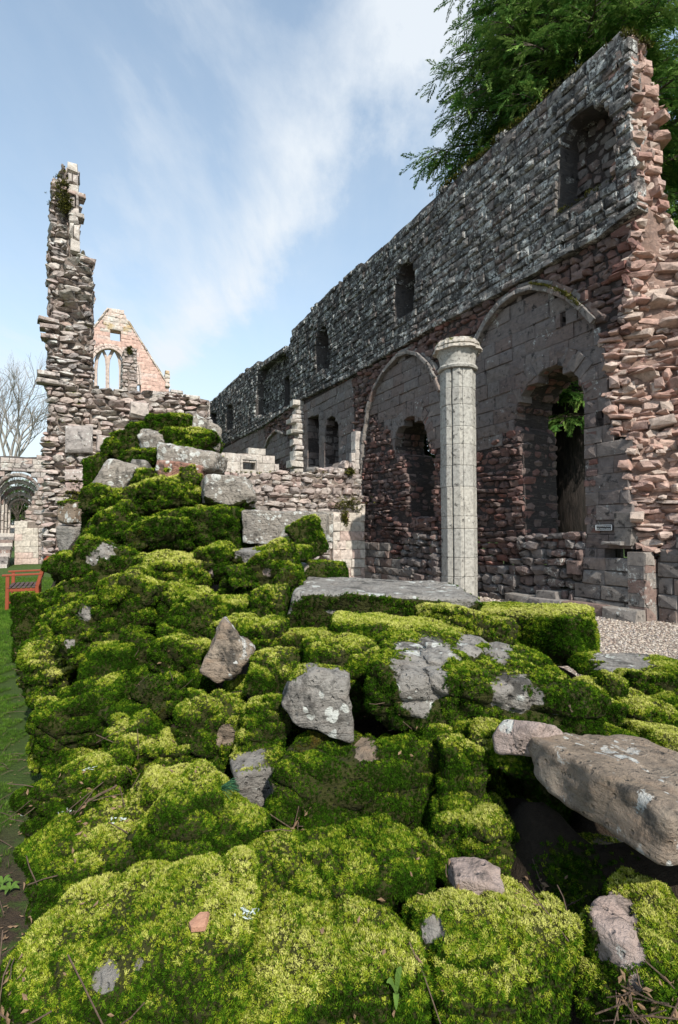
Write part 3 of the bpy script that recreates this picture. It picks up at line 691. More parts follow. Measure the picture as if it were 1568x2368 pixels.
for x0, xa, x1 in ((222, 236.5, 249.5), (249.5, 265, 280)):
    for s_ in (0, 1):
        xs = [(x0, 985), (x0, 850), (x0 + .35 * (xa - x0) * .5, 826), (x0 + .62 * (xa - x0), 812), (xa, 803)] if s_ == 0 else [(x1, 985), (x1, 850), (x1 + .35 * (xa - x1) * .5, 826), (x1 + .62 * (xa - x1), 812), (xa, 803)]
        TR.tube([gp(*q) for q in xs], .15, 6)
TR.build('tracery', M_TRC[0], GA)
fsx = []
for a, b, c, d in ((252, 755, 283, 759.5),): u0, z0 = gb.uz(a, d); u1, z1 = gb.uz(c, b); fsx.append(stone(gb, (u0 + u1) / 2, .06, (z0 + z1) / 2, abs(u1 - u0), .6, z1 - z0, .06))
emit(GA, 'lintel', fsx, M_GABL, 'sharp')
cop = along(gb, hp(G((297, 743), (391, 893))), .12, .14, 1.4, .7, rg) + along(gb, hp(G((217, 757), (250, 713))), .12, .14, 1.4, .7, rg)
emit(GA, 'coping_stone', cop, M_GABL, 'sharp')
pn = []; 
for y, w in ((891, .34), (881, .3), (871, .36), (862, .3)): u, z = gb.uz(387, y); pn.append(stone(gb, u, .2, z, w * 1.25, .5, .36, rg.uniform(-.05, .05)))
emit(GA, 'pinnacle_stone', pn, M_GABL, 'worn')
# low far walls right of it
fd = 30.0; fw_ = Fr((at(400, 900, fd).x, fd, 0), WN, -WU)
FO = fw_.poly([(330, 990), (330, 915), (365, 903), (409, 904), (411, 902), (424, 903), (425, 911), (450, 917), (486, 926), (486, 990)]); 
FW = tag(empty('far_wall', fw_.P(0, 0, 0)), 'pale broken wall top seen over the cross wall, right of the gable', 'wall')
FO[:, 1] = np.where(FO[:, 1] < 8, 0, FO[:, 1])
plate('core', fw_, shrink(FO, .03), [], -.05, -.8, M_CORE_L, FW)
emit(FW, 'wall_stone', lay(fw_, fill(zn([FO], []), -3, 3, 6.5, 10, (.2, .3), (.3, .6), 86), 0, (-.03, .04), .3, 87, roll=.03, yaw=.08), M_DRS, 'worn', 200)
# turret stub before the gable
td = 24.0; tf_ = Fr((at(301, 900, td).x, td, 0), WN, -WU)
TO = tf_.poly([(282, 990), (283, 830), (285, 812), (289, 803), (300, 800), (318, 806), (319, 880), (322, 990)]); TO[:, 1] = np.where(TO[:, 1] < 8, 0, TO[:, 1])
TT = tag(empty('ruined_stub', tf_.P(0, 0, 0)), 'narrow ragged stone stub standing in front of the gable windows', 'wall')
plate('core', tf_, shrink(TO, .03), [], -.05, -1.3, M_CORE_L, TT)
emit(TT, 'rubble_stone', lay(tf_, fill(zn([TO], []), -1, 1, 5.5, 10, (.10, .2), (.2, .45), 88), 0, (-.04, .08), .3, 89, roll=.08, yaw=.15), M_CRS, 'rubble', 200)
f = Fr(tf_.P(tf_.uz(284, 850)[0], -.1, 0), WU, WN); sd = []
for z in np.arange(6, tf_.uz(284, 815)[1], .17):
    x = 0
    while x < 1.2 - max(0, (z - 7.4)) * .5: w = rg.uniform(.2, .4); sd.append(stone(f, -(x + w / 2) * -1, rg.uniform(0, .06), z, w, .25, .165)); x += w
emit(TT, 'side_stone', sd, M_TWR, 'rubble', 100)

# ------------------------------------------------------------------ doorway on the left, with steps
dd = 25.0; dw = Fr((at(41, 1200, dd).x, dd, 0), WN, -WU)
def arc(cx, cy, rx, ry, n=12): return [(cx + rx * math.cos(math.pi * i / n), cy - ry * math.sin(math.pi * i / n)) for i in range(n + 1)]
DO = dw.poly([(-60, 1310), (-60, 1056), (20, 1054), (60, 1057), (100, 1056), (125, 1075), (125, 1310)]); DO[:, 1] = np.where(DO[:, 1] < .6, 0, DO[:, 1])
DH = dw.poly([(97, 1310), (97, 1140)] + arc(40, 1142, 57, 55)[0:] + [(-17, 1310)]); DH[:, 1] = np.where(DH[:, 1] < .5, .0, DH[:, 1])
DD = tag(empty('doorway_wall', dw.P(0, 0, 0)), 'round arched stone doorway of many orders at the far left, above a flight of steps', 'doorway')
o_ = hp(DO); 
def notch(outl, hole): return outl[:6] + [(hole[0][0], 0.0)] + hole[1:-1] + [(hole[-1][0], 0.0)] + outl[6:]
NO = [hp(DO)[i] for i in (6,)] + []
left_ = hp(DO)
plate('wall_core', dw, [left_[0], left_[1], left_[2], left_[3], left_[4], left_[5], left_[6], (DH[0][0], 0.0)] + hp(DH)[1:-1] + [(DH[-1][0], 0.0)], [], -.05, -.5, M_CORE_G, DD)
DHp = np.array([(DH[0][0], -.1)] + hp(DH)[1:-1] + [(DH[-1][0], -.1)])
emit(DD, 'wall_stone', lay(dw, fill(zn([DO], [DHp]), -3, 3, 1.2, 6, (.16, .3), (.3, .6), 91), 0, (-.03, .04), .3, 92, roll=.03, yaw=.06), M_TWR, 'block', 200)
rd = random.Random(93)
for k_, (rx, v, dep) in enumerate(((57, .02, .5), (51, -.45, .4), (44, -.8, .4), (38, -1.15, .4), (32, -1.5, .35))):
    pts = hp(dw.poly(arc(40, 1150 + k_ * 7, rx - 3, rx - 4, 11)))
    emit(DD, 'voussoir', along(dw, pts, v, .15, dep, .3, rd), M_DRS if k_ % 2 else M_PIER, 'block', 60, k_)
    jm = []
    for sx in (-1, 1):
        if sx > 0 and k_ < 2: continue
        for z in np.arange(1.2, dw.uz(40, 1150 + k_ * 7)[1], .4): jm.append(stone(dw, dw.uz(40 + sx * (rx - 3), 1200)[0], v, z + .2, .17, dep, .39))
    emit(DD, 'jamb_stone', jm, M_DRS, 'block', 60, k_)
bead = []
for (u, z) in hp(dw.poly(arc(41, 1180, 30, 30, 22))): bead.append(stone(dw, u, -1.46, z, .07, .1, .07, .78))
emit(DD, 'bead', bead, M_PALE, 'block', 40)
# broken right jamb and pier
RJ = dw.poly([(56, 1216), (56, 1182), (66, 1165), (74, 1148), (84, 1135), (96, 1130), (126, 1110), (126, 1320), (56, 1320)])
jf = Fr(dw.P(0, 1.2, 0), WN, -WU); RJ = jf.poly([(34, 1320), (34, 1212), (58, 1200), (56, 1182), (72, 1166), (74, 1150), (86, 1132), (100, 1120), (128, 1110), (128, 1320)]); RJ[:, 1] = np.where(RJ[:, 1] < .4, 0, RJ[:, 1])
plate('pier_core', jf, shrink(RJ, .03), [], -.06, -1.0, M_CORE_L, DD)
PIE = jf.poly([(30, 1330), (30, 1208), (89, 1216), (89, 1330)])
emit(DD, 'pier_block', lay(jf, fill(zn([RJ], [PIE]), -3, 3, 0, 5, (.15, .26), (.2, .5), 94), 0, (-.04, .08), .3, 95, roll=.06, yaw=.12), M_CRS, 'rubble', 200)
emit(DD, 'pier_ashlar', lay(jf, fill(zn([RJ], [np.array([(q[0], q[1] + 0) for q in RJ])]), 0, 0.1, 0, .1, (.2, .3), (.3, .5), 96), 0, (0, 0), .3, 97) + lay(jf, fill(lambda us, z: pip(RJ, us, z) & pip(PIE, us, z), -3, 3, 0, 3, (.26, .32), (.4, .7), 98, gap=.008), .02, (-.006, .006), .3, 99), M_PALE, 'sharp', 200)
ST = tag(empty('stone_steps', ground(10, 1325)), 'worn stone steps climbing to the round arched doorway at the left edge', 'steps')
ns = 10; zt = 1.42
def dbox(u, v, z, su, sv, sz): B = Matrix((WN, -WU, Vector((0, 0, 1)))).transposed().to_4x4(); B.translation = dw.P(u, v, z); q = MB(); q.box(B, su, sv, sz); return q
ur = dw.uz(34, 1300)[0]; ul = dw.uz(-70, 1300)[0]; uc, uw = (ur + ul) / 2, abs(ul - ur)
for i in range(ns):
    z = zt * (i + 1) / ns; dbox(uc + R.uniform(-.02, .02), 3.6 - 3.3 * i / ns - .35, z - .1 - i * .002, uw, .75, .2).build('step', M_PIER[0] if i % 3 else M_DRS[0], ST)
dbox(dw.uz(40, 1200)[0], -1.4, zt - .09, 3.4, 2.9, .17).build('threshold', M_DRS[0], ST)
for i in range(6): dbox(dw.uz(44, 1200)[0], -3.2 - i * .4, zt + .03 + i * .07, 2.2, .42, .1).build('step', M_PALE[0], ST)

# ------------------------------------------------------------------ the column
cb = ground(1063, 1397); cb.z = 0
CX, CY = cb.x, cb.y; TOPZ = 1.4 + (1233 + 0 - 795) / 1225 * CY + .0
PXM = CY / 1225
CO = tag(empty('stone_column', (CX, CY, 0)), 'free standing pale stone column with moulded capital in front of the dark arcade', 'column')
RC = 41 * PXM
COLROT = 15
def cross(rad, notch=1.0):
    pts = []
    for k in range(8):
        a0 = math.radians(45 * k + 22.5 + COLROT); a1 = a0 + math.radians(45)
        p0 = Vector((math.cos(a0), math.sin(a0))); p1 = Vector((math.cos(a1), math.sin(a1)))
        tab = ((.02, 1), (.34, 1), (.35, .83), (.50, .83), (.51, 1), (.98, 1)) if k % 2 == 0 else ((.04, 1), (.05, .95), (.28, .95), (.29, 1), (.6, 1), (.97, 1))
        for f, s in tab:
            q = p0.lerp(p1, f); pts.append((q.x * rad * s, q.y * rad * s))
    return pts
ys = [852, 897, 936, 986, 1027, 1075, 1123, 1190, 1218, 1283, 1326, 1382]
zsx = [1.4 + (1229 - y) / 1225 * CY for y in ys]; zsx[-1] = .12
rc = random.Random(12)
for i in range(len(zsx) - 1):
    z1, z0 = zsx[i] - .0025, zsx[i + 1] + .0025; b = MB(); pr = cross(RC * (1 + rc.uniform(-.006, .006))); n = len(pr); dx, dy = rc.uniform(-.006, .006), rc.uniform(-.006, .006)
    lev = [(z0, .985), (z0 + .015, 1), ((z0 + z1) / 2, 1.0), (z1 - .015, 1), (z1, .985)]
    for z, s in lev: b.v += [(CX + x * s + dx, CY + y * s + dy, z) for x, y in pr]
    for L_ in range(len(lev) - 1):
        for k in range(n): b.f.append((L_ * n + k, L_ * n + (k + 1) % n, (L_ + 1) * n + (k + 1) % n, (L_ + 1) * n + k))
    b.f.append(tuple(range(n))[::-1]); b.f.append(tuple((len(lev) - 1) * n + k for k in range(n)))
    b.build('shaft_drum', M_COLM[0], CO)
def lathe(name, prof, mat, scal=0, n=64, seed=0, parent=CO, jag=0.0):
    b = MB(); rr = random.Random(seed); ph = [rr.uniform(-1, 1) for _ in range(n)]
    for j, (r, z, sc_) in enumerate(prof):
        for k in range(n):
            a = 2 * math.pi * k / n; s = 1 + sc_ * abs(math.sin(a * scal / 2)) if scal else 1
            s *= 1 + jag * ph[k] * (1 if j else .6)
            b.v.append((CX + r * s * math.cos(a), CY + r * s * math.sin(a), z))
    for j in range(len(prof) - 1):
        for k in range(n): b.f.append((j * n + k, j * n + (k + 1) % n, (j + 1) * n + (k + 1) % n, (j + 1) * n + k))
    b.f.append(tuple(range(n))[::-1]); b.f.append(tuple((len(prof) - 1) * n + k for k in range(n)))
    return b.build(name, mat, parent)
zb = zsx[0]
M_CAP = stone_mat('capital stone', [(.46, .41, .35), (.44, .40, .34)], lichen=.3, black=.18, moss=.25, lcol=(.62, .62, .56), sc=1.5)
lathe('necking', [(RC * 1.0, zb, 0), (RC * 1.07, zb + .01, .03), (RC * 1.1, zb + .05, .04), (RC * 1.04, zb + .085, .02)], M_COLM[0], 8, seed=1)
lathe('capital_bell', [(RC * .98, zb + .085, .0), (RC * .98, zb + .2, .03), (RC * 1.02, zb + .30, .06), (RC * 1.10, zb + .375, .12)], M_COLM[0], 8, seed=2)
lathe('abacus', [(RC * 1.08, zb + .37, .05), (RC * 1.24, zb + .385, .12), (RC * 1.25, zb + .44, .06), (RC * 1.18, zb + .45, .02), (RC * 1.18, zb + .465, .0), (RC * 1.24, zb + .48, 0), (RC * 1.22, zb + .525, 0), (RC * 1.05, zb + .60, 0), (RC * .5, zb + .64, 0)], M_CAP, 8, seed=3, jag=.05)
lathe('base', [(RC * 1.3, -.05, 0), (RC * 1.3, .03, 0), (RC * 1.1, .08, 0), (RC * 1.02, .13, 0)], M_COLM[0], 8, seed=4)
#SPLIT_NATURE
# ------------------------------------------------------------------ scattering (moss, grass, gravel)
def scatter_group(name, src, align=True, tilt=.5, smin=.7, smax=1.3):
    g = bpy.data.node_groups.new(name, 'GeometryNodeTree')
    g.interface.new_socket('Geometry', in_out='INPUT', socket_type='NodeSocketGeometry'); g.interface.new_socket('Geometry', in_out='OUTPUT', socket_type='NodeSocketGeometry')
    N = g.nodes; L = g.links.new
    gi, go = N.new('NodeGroupInput'), N.new('NodeGroupOutput')
    d = N.new('GeometryNodeDistributePointsOnFaces'); at_ = N.new('GeometryNodeInputNamedAttribute'); at_.data_type = 'FLOAT'; at_.inputs[0].default_value = 'dens'
    sz = N.new('GeometryNodeInputNamedAttribute'); sz.data_type = 'FLOAT'; sz.inputs[0].default_value = 'tsz'
    i = N.new('GeometryNodeInstanceOnPoints'); oi = N.new('GeometryNodeObjectInfo'); oi.inputs['Object'].default_value = src
    L(gi.outputs[0], d.inputs['Mesh']); L(at_.outputs['Attribute'], d.inputs['Density'])
    L(d.outputs['Points'], i.inputs['Points']); L(oi.outputs['Geometry'], i.inputs['Instance'])
    rv = N.new('FunctionNodeRandomValue'); rv.data_type = 'FLOAT_VECTOR'; rv.inputs[0].default_value = (-tilt, -tilt, 0); rv.inputs[1].default_value = (tilt, tilt, 6.283)
    rr = N.new('FunctionNodeRotateEuler') if False else N.new('FunctionNodeRotateRotation'); rr.rotation_space = 'LOCAL'
    er = N.new('FunctionNodeEulerToRotation'); L(rv.outputs[0], er.inputs[0])
    if align: L(d.outputs['Rotation'], rr.inputs[0])
    L(er.outputs[0], rr.inputs[1]); L(rr.outputs[0], i.inputs['Rotation'])
    rs_ = N.new('FunctionNodeRandomValue'); rs_.data_type = 'FLOAT'; rs_.inputs[2].default_value = smin; rs_.inputs[3].default_value = smax
    mm = N.new('ShaderNodeMath'); mm.operation = 'MULTIPLY'; L(rs_.outputs[1], mm.inputs[0]); L(sz.outputs['Attribute'], mm.inputs[1]); L(mm.outputs[0], i.inputs['Scale'])
    L(i.outputs[0], go.inputs[0]); return g
def src_obj(name, verts, faces, mat, tip):
    me = bpy.data.meshes.new(name); me.from_pydata(verts, [], faces); me.materials.append(mat)
    a = me.attributes.new('tip', 'FLOAT', 'POINT'); a.data.foreach_set('value', np.array(tip, np.float32))
    return bpy.data.objects.new(name, me)                # never linked: only its geometry is used
def tuft(seed, n, spread, width, up, lean=1.0, seg=2):
    r = random.Random(seed); vs, fs, tp = [], [], []
    for i in range(n):
        a = r.uniform(0, 6.283); l = r.uniform(.55, 1.0); le = r.uniform(.15, 1.0) * lean; cx, cy = r.uniform(-spread, spread), r.uniform(-spread, spread)
        dx, dy = math.cos(a), math.sin(a); w = width * r.uniform(.7, 1.3); b = len(vs)
        for k in range(seg + 1):
            f = k / seg; rad = le * f * f * l; z = l * up * (f - .25 * le * f * f); ww = w * (1 - f) ** .7 if k < seg else 0
            px, py = cx + dx * rad, cy + dy * rad
            if k < seg: vs += [(px - dy * ww, py + dx * ww, z), (px + dy * ww, py - dx * ww, z)]; tp += [f, f]
            else: vs.append((px, py, z)); tp.append(1.0)
        for k in range(seg - 1): fs.append((b + 2 * k, b + 2 * k + 1, b + 2 * k + 3, b + 2 * k + 2))
        fs.append((b + 2 * seg - 2, b + 2 * seg - 1, b + 2 * seg))
    return vs, fs, tp
def leaf_mat(name, cols, base, trans=.35, nsc=1.2, patch=None, rnd=.5, hue=False):
    m, t = newmat(name); k = NT(t); pos = k.n('ShaderNodeNewGeometry').outputs['Position']
    oi = k.n('ShaderNodeObjectInfo').outputs['Random']
    a = k.noise(pos, nsc, 4, .6); b = k.noise(pos, nsc * 5.5, 3, .6)
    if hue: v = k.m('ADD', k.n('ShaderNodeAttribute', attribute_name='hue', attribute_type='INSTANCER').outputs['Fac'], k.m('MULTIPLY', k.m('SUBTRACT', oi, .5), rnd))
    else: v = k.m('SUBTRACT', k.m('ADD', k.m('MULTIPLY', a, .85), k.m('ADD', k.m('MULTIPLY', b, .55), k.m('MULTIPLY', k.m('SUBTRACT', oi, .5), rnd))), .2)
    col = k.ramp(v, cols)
    if patch: col = k.mix(k.step(k.noise(pos, nsc * 2.3, 5, .65), patch[1], patch[1] + .12), col, patch[0])
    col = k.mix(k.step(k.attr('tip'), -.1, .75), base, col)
    o = k.n('ShaderNodeOutputMaterial'); d = k.n('ShaderNodeBsdfDiffuse'); tr = k.n('ShaderNodeBsdfTranslucent'); mx_ = k.n('ShaderNodeMixShader'); mx_.inputs[0].default_value = trans
    k.L(col, d.inputs[0]); k.L(col, tr.inputs[0]); k.L(d.outputs[0], mx_.inputs[1]); k.L(tr.outputs[0], mx_.inputs[2]); k.L(mx_.outputs[0], o.inputs[0]); return m
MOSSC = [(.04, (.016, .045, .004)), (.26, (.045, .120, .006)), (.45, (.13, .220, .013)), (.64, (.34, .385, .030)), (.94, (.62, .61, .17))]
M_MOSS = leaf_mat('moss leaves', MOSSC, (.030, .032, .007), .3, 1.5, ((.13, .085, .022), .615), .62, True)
TUFT = src_obj('moss_tuft', *tuft(3, 13, .35, .13, .9, 1.1), None, None) if False else None
_t = tuft(3, 12, .42, .13, .78, .95); TUFT = src_obj('moss_tuft', _t[0], _t[1], M_MOSS, _t[2])
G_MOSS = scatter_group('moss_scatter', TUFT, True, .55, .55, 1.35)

def rock_mat(name, cols, lich=.3, lcol=(.62, .63, .58), dark=.2, pinkbed=.4):
    m, t = newmat(name); k = NT(t); pos = k.n('ShaderNodeNewGeometry').outputs['Position']
    a = k.noise(pos, 3.2, 6, .62, .2); f1 = k.noise(pos, 26, 7, .7); f2 = k.noise(pos, 130, 4, .7); col = k.ramp(a, [(.3, cols[0]), (.5, cols[1]), (.68, cols[2])])
    mpn = k.n('ShaderNodeMapping'); k.L(pos, mpn.inputs[0]); mpn.inputs['Scale'].default_value = (4, 4, 22); mpn.inputs['Rotation'].default_value = (.25, .35, 0)
    bed = k.noise(mpn.outputs[0], 1.5, 4, .65, .3); col = k.mix(k.m('MULTIPLY', k.step(bed, .48, .72), pinkbed), col, cols[3])
    col = k.mix(k.m('MULTIPLY', k.step(f1, .46, .70), .6), col, (.06, .05, .042))
    col = k.mix(k.m('MULTIPLY', k.step(k.noise(pos, 5, 7, .7, .4), .58 - .25 * dark, .68 - .18 * dark), .8), col, (.04, .038, .034))
    if lich > 0:
        nv = k.n('ShaderNodeVectorMath', operation='ADD'); nz_ = k.n('ShaderNodeTexNoise'); nz_.inputs['Scale'].default_value = 22; k.L(pos, nz_.inputs['Vector'])
        sc_ = k.n('ShaderNodeVectorMath', operation='SCALE'); sc_.inputs['Scale'].default_value = .05; k.L(nz_.outputs['Color'], sc_.inputs[0]); k.L(pos, nv.inputs[0]); k.L(sc_.outputs[0], nv.inputs[1])
        v1 = k.vor(nv.outputs[0], 9); v2 = k.vor(nv.outputs[0], 21); zone = k.noise(pos, 2.6, 3, .5)
        s1 = k.step(k.m('SUBTRACT', v1, k.m('MULTIPLY', k.step(zone, .56 - .26 * lich, .74 - .26 * lich), .40)), .05, -.03)
        s2 = k.step(k.m('SUBTRACT', v2, k.m('MULTIPLY', k.step(k.noise(pos, 3.7, 3, .5), .56 - .26 * lich, .8 - .26 * lich), .42)), .04, -.03)
        blot = k.step(k.noise(pos, 8.5, 8, .72, .5), .67 - .16 * lich, .71 - .15 * lich)
        ff = k.m('MAXIMUM', k.m('MAXIMUM', s1, s2), k.m('MULTIPLY', blot, .85))
        col = k.mix(k.m('MULTIPLY', k.m('MULTIPLY', ff, k.m('ADD', .45, k.m('MULTIPLY', k.step(k.m('ADD', k.m('MULTIPLY', f1, .6), k.m('MULTIPLY', f2, .4)), .40, .52), .55))), .9), col, k.mix(k.step(f2, .3, .7), lcol, tuple(c * .75 for c in lcol)))
    under = k.mix(f1, (.014, .017, .004), (.060, .062, .010)); col = k.mix(k.step(k.m('ADD', k.attr('moss'), k.m('MULTIPLY', k.m('SUBTRACT', f1, .5), .6)), .34, .55), col, under)
    crk = k.step(k.vor(nv.outputs[0] if lich > 0 else pos, 3.4, 'DISTANCE_TO_EDGE'), 0.0, .035); pit = k.step(k.vor(pos, 34), .28, .12)
    col = k.mix(k.m('MULTIPLY', k.m('MULTIPLY', k.m('SUBTRACT', 1.0, crk), k.step(a, .45, .6)), .30), col, (.03, .026, .02)); col = k.mix(k.m('MULTIPLY', k.m('MULTIPLY', pit, k.step(f1, .5, .6)), .6), col, (.035, .03, .025))
    h = k.m('ADD', k.m('MULTIPLY', f1, 1.0), k.m('ADD', k.m('MULTIPLY', f2, .3), k.m('ADD', k.m('MULTIPLY', a, .5), k.m('ADD', k.m('MULTIPLY', bed, .8), k.m('ADD', k.m('MULTIPLY', crk, .18), k.m('MULTIPLY', pit, -.4))))))
    k.finish(col, .9, h, .026, 1.0); return m
K_GREY = rock_mat('grey boulder', [(.19, .175, .155), (.26, .24, .215), (.31, .29, .26), (.26, .215, .175)], .34, dark=.25)
K_LICH = rock_mat('white lichened block', [(.22, .20, .175), (.29, .255, .215), (.33, .295, .25), (.28, .225, .18)], .55, (.64, .64, .59), .2)
K_PINK = rock_mat('pinkish bare stone', [(.36, .27, .23), (.42, .33, .29), (.46, .38, .33), (.40, .29, .24)], .15, dark=.1)
K_BROWN = rock_mat('brown grey sandstone', [(.20, .155, .11), (.285, .22, .165), (.33, .28, .22), (.32, .20, .12)], .42, (.64, .64, .60), .15)
K_RED = rock_mat('red brown sandstone', [(.26, .12, .085), (.32, .17, .125), (.30, .2, .16), (.36, .18, .12)], .4, dark=.15)
KM = dict(g=K_GREY, l=K_LICH, p=K_PINK, b=K_BROWN, r=K_RED)

def cubesphere(n):
    t = np.linspace(-1, 1, n + 1); vs, fs, idx = [], [], {}
    def vid(p):
        key = (round(p[0], 5), round(p[1], 5), round(p[2], 5))
        if key not in idx: idx[key] = len(vs); vs.append(p)
        return idx[key]
    for ax in range(3):
        for sg in (-1, 1):
            for i in range(n):
                for j in range(n):
                    q = []
                    for di, dj in ((0, 0), (1, 0), (1, 1), (0, 1)):
                        p = [0, 0, 0]; p[ax] = sg; p[(ax + 1) % 3] = t[i + di]; p[(ax + 2) % 3] = t[j + dj]; q.append(vid(tuple(p)))
                    fs.append(tuple(q) if sg > 0 else tuple(q[::-1]))
    return np.array(vs, float), fs
_cs = {n: cubesphere(n) for n in (10, 16, 24, 30, 42)}
def eulm(rx, ry, rz): return np.array((Matrix.Rotation(rz, 3, 'Z') @ Matrix.Rotation(ry, 3, 'Y') @ Matrix.Rotation(rx, 3, 'X')))
def cells(p, s=0):
    """distance to the nearest cell border and a random value per cell"""
    i = np.floor(p).astype(np.int64); d1 = np.full(len(p), 9.0); d2 = d1.copy(); v1 = np.zeros(len(p))
    for dx in (-1, 0, 1):
        for dy in (-1, 0, 1):
            for dz in (-1, 0, 1):
                a, b, c = i[:, 0] + dx, i[:, 1] + dy, i[:, 2] + dz
                q = np.stack([a + hsh(a, b, c, s), b + hsh(a, b, c, s + 1), c + hsh(a, b, c, s + 2)], 1); d = np.linalg.norm(q - p, axis=1)
                nr = d < d1; d2 = np.where(nr, d1, np.minimum(d2, d)); v1 = np.where(nr, hsh(a, b, c, s + 3), v1); d1 = np.where(nr, d, d1)
    return d2 - d1, v1
def sstep(x, a, b): t = np.clip((x - a) / (b - a), 0, 1); return t * t * (3 - 2 * t)
ROCKG = 'moss grown stones of the collapsed masonry heap'
HEAP = []
_seed = [100]
def rock(name, label, c, half, pw=3.2, rot=(0, 0, 0), moss=1.0, mat='g', amp=.10, res=None, cat='stone', moss_up=.35, bare=None, sharp=0.0, group=ROCKG, hb=0.0):
    """c centre, half half-sizes, pw how boxy (2 round .. 8 box), moss 0..1"""
    _seed[0] += 13; sd = _seed[0]; c = np.array(c); half = np.array(half, float)
    dist = c[1]; px = max(half[0], half[2]) * 2 / dist * 530
    n = res or (10 if px < 30 else 16 if px < 70 else 24 if px < 120 else 30 if px < 190 else 42)
    p, fs = _cs[n]; dr = p / np.linalg.norm(p, axis=1)[:, None]
    rr = np.random.RandomState(sd); acc = np.zeros(len(p)); soft = 6.0 + pw * 2.4
    jit = .10 if pw < 6 else .04
    for ax in range(3):
        for sg in (-1, 1):
            nn_ = np.zeros(3); nn_[ax] = sg; nn_ += rr.normal(size=3) * (jit * (1.5 if ax == 2 else 1)); nn_ /= np.linalg.norm(nn_); acc += np.maximum(dr @ nn_, 0) ** soft / (1 + rr.uniform(-.06, .06)) ** soft
    for k in range(7 if pw < 6 else 3):
        nn_ = np.sign(rr.uniform(-1, 1, 3)) * rr.uniform(.25, 1.0, 3); nn_[rr.randint(3)] *= rr.choice([0.1, 1]); nn_ /= np.linalg.norm(nn_); lim = rr.uniform(1.02, 1.4) if pw < 6 else rr.uniform(1.25, 1.5)
        if pw < 2.95: lim *= .93
        acc += np.maximum(dr @ nn_, 0) ** soft / lim ** soft
    q = dr * (acc ** (-1 / soft))[:, None]
    if pw < 2.95: q = q * .75 + dr * .25
    w = q * half; m = half.min(); M3 = eulm(*rot)
    nd = q / np.linalg.norm(q, axis=1)[:, None]
    w = w + nd * (fbm(w / m * .9 + sd, sd, 3) * amp * m + fbm(w / m * 2.6 + sd, sd + 2, 2) * .09 * m * (1 if pw < 6 else .25))[:, None] + nd * (fbm(w * 16 + sd, sd + 3, 3) * .012 + fbm(w * 7 + sd, sd + 5, 2) * .022 * min(1, m / .12))[:, None]
    bd = w @ np.array((.12, .2, .97)) * 11 / max(m, .08) * .16 + fbm(w * 3 + sd, sd + 8, 2) * .6; w = w + nd * ((np.abs((bd % 1) - .5) - .25) * .10 * m * (1 - .5 * moss) * (1 if pw < 6 else .15))[:, None]
    w = w @ M3.T
    crack = np.ones(len(w))
    if moss > .6 and m > .07 and pw < 6.8:
        cs_ = min(.30, max(.09, m * 1.1)); wp = (w + c) * np.array((1, 1, 1.55)) / cs_; wp = wp + np.stack([fbm(wp * .9, 61, 2), fbm(wp * .9, 62, 2), fbm(wp * .9, 63, 2)], 1) * .38
        cd, cv = cells(wp, 71); crack = sstep(cd, .02, .20); w = w + (w / np.linalg.norm(w, axis=1)[:, None]) * ((cv - .55) * .030 - (1 - crack) * .026 + .012 * sstep(cd, .1, .7))[:, None] * min(1.15, m / .13) * (.6 if c[1] < 1.5 else 1.0); crack = crack if c[1] > 1.5 else .45 + .55 * crack
    # moss mask
    fa = np.array(fs); fn = np.cross(w[fa[:, 2]] - w[fa[:, 0]], w[fa[:, 3]] - w[fa[:, 1]]); nw = np.zeros_like(w)
    for i_ in range(4): np.add.at(nw, fa[:, i_], fn)
    nw /= np.linalg.norm(nw, axis=1)[:, None] + 1e-9; nw *= np.where((nw * (w)).sum(1) < 0, -1, 1)[:, None] if False else 1
    if (nw * w).sum() < 0: nw = -nw
    W_ = w + c; hue = np.clip(.235 + fbm(W_ * 1.7, 31, 3) * .50 + fbm(W_ * 7, 33, 3) * .34 + .60 * (nw[:, 2] - .40) + rr.uniform(-.14, .14) + hb + (crack - .9) * .25, 0, 1)  # tops tinted lighter, upright faces and cracks darker: shading put into moss colour
    mk = fbm(W_ * 3.4, 9, 4) * .8 + moss_up * nw[:, 2] + (moss * 1.9 - .85)
    msk = sstep(mk, -.12, .25) if moss > 0 else np.zeros(len(w))
    if bare is not None:
        for (bx, by, rad) in bare:
            ry = np.array(ray(bx, by)); v = W_ - np.array(EYE); tt = v @ ry / (ry @ ry); off = v - np.outer(tt, ry); rad_ = rad / 1225 * dist
            dd_ = np.linalg.norm(off, axis=1) / rad_ + fbm(W_ * 9, 4, 3) * .6 + fbm(W_ * 30, 5, 2) * .35
            msk = msk * sstep(dd_, .75, 1.1)
    # stays clear of the ground contact; swells where the moss is thick
    w = w + nw * (msk * (.008 + .018 * fbm(W_ * 9, 6, 3)))[:, None] * min(1.5, m / .12)
    o = mesh_obj(name, w + c, fs, KM[mat], None, smooth=True, attrs={'moss': msk}, loc=c)
    sp = max(.0050, dist * 1.28 / 530); f = np.clip(msk * 1.3 - .25, 0, 1); down = np.clip((nw[:, 2] + .45) * 1.8, .06, 1)
    clump = sstep(fbm(W_ * 13 / max(.6, dist / 2.2), 44, 3), -.42, .05); bald = sstep(fbm(W_ * 5.5, 52, 4), -.62, -.38)
    d_ = f / sp ** 2 * down * (.45 + .55 * clump) * bald * (.12 + .88 * crack)
    a = o.data.attributes.new('dens', 'FLOAT', 'POINT'); a.data.foreach_set('value', d_.astype(np.float32))
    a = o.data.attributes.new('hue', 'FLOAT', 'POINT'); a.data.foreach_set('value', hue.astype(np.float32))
    a = o.data.attributes.new('tsz', 'FLOAT', 'POINT'); a.data.foreach_set('value', (np.full(len(w), sp * 1.62) * (.68 + .32 * f + .28 * clump)).astype(np.float32))
    tag(o, label, cat, group, 'thing')
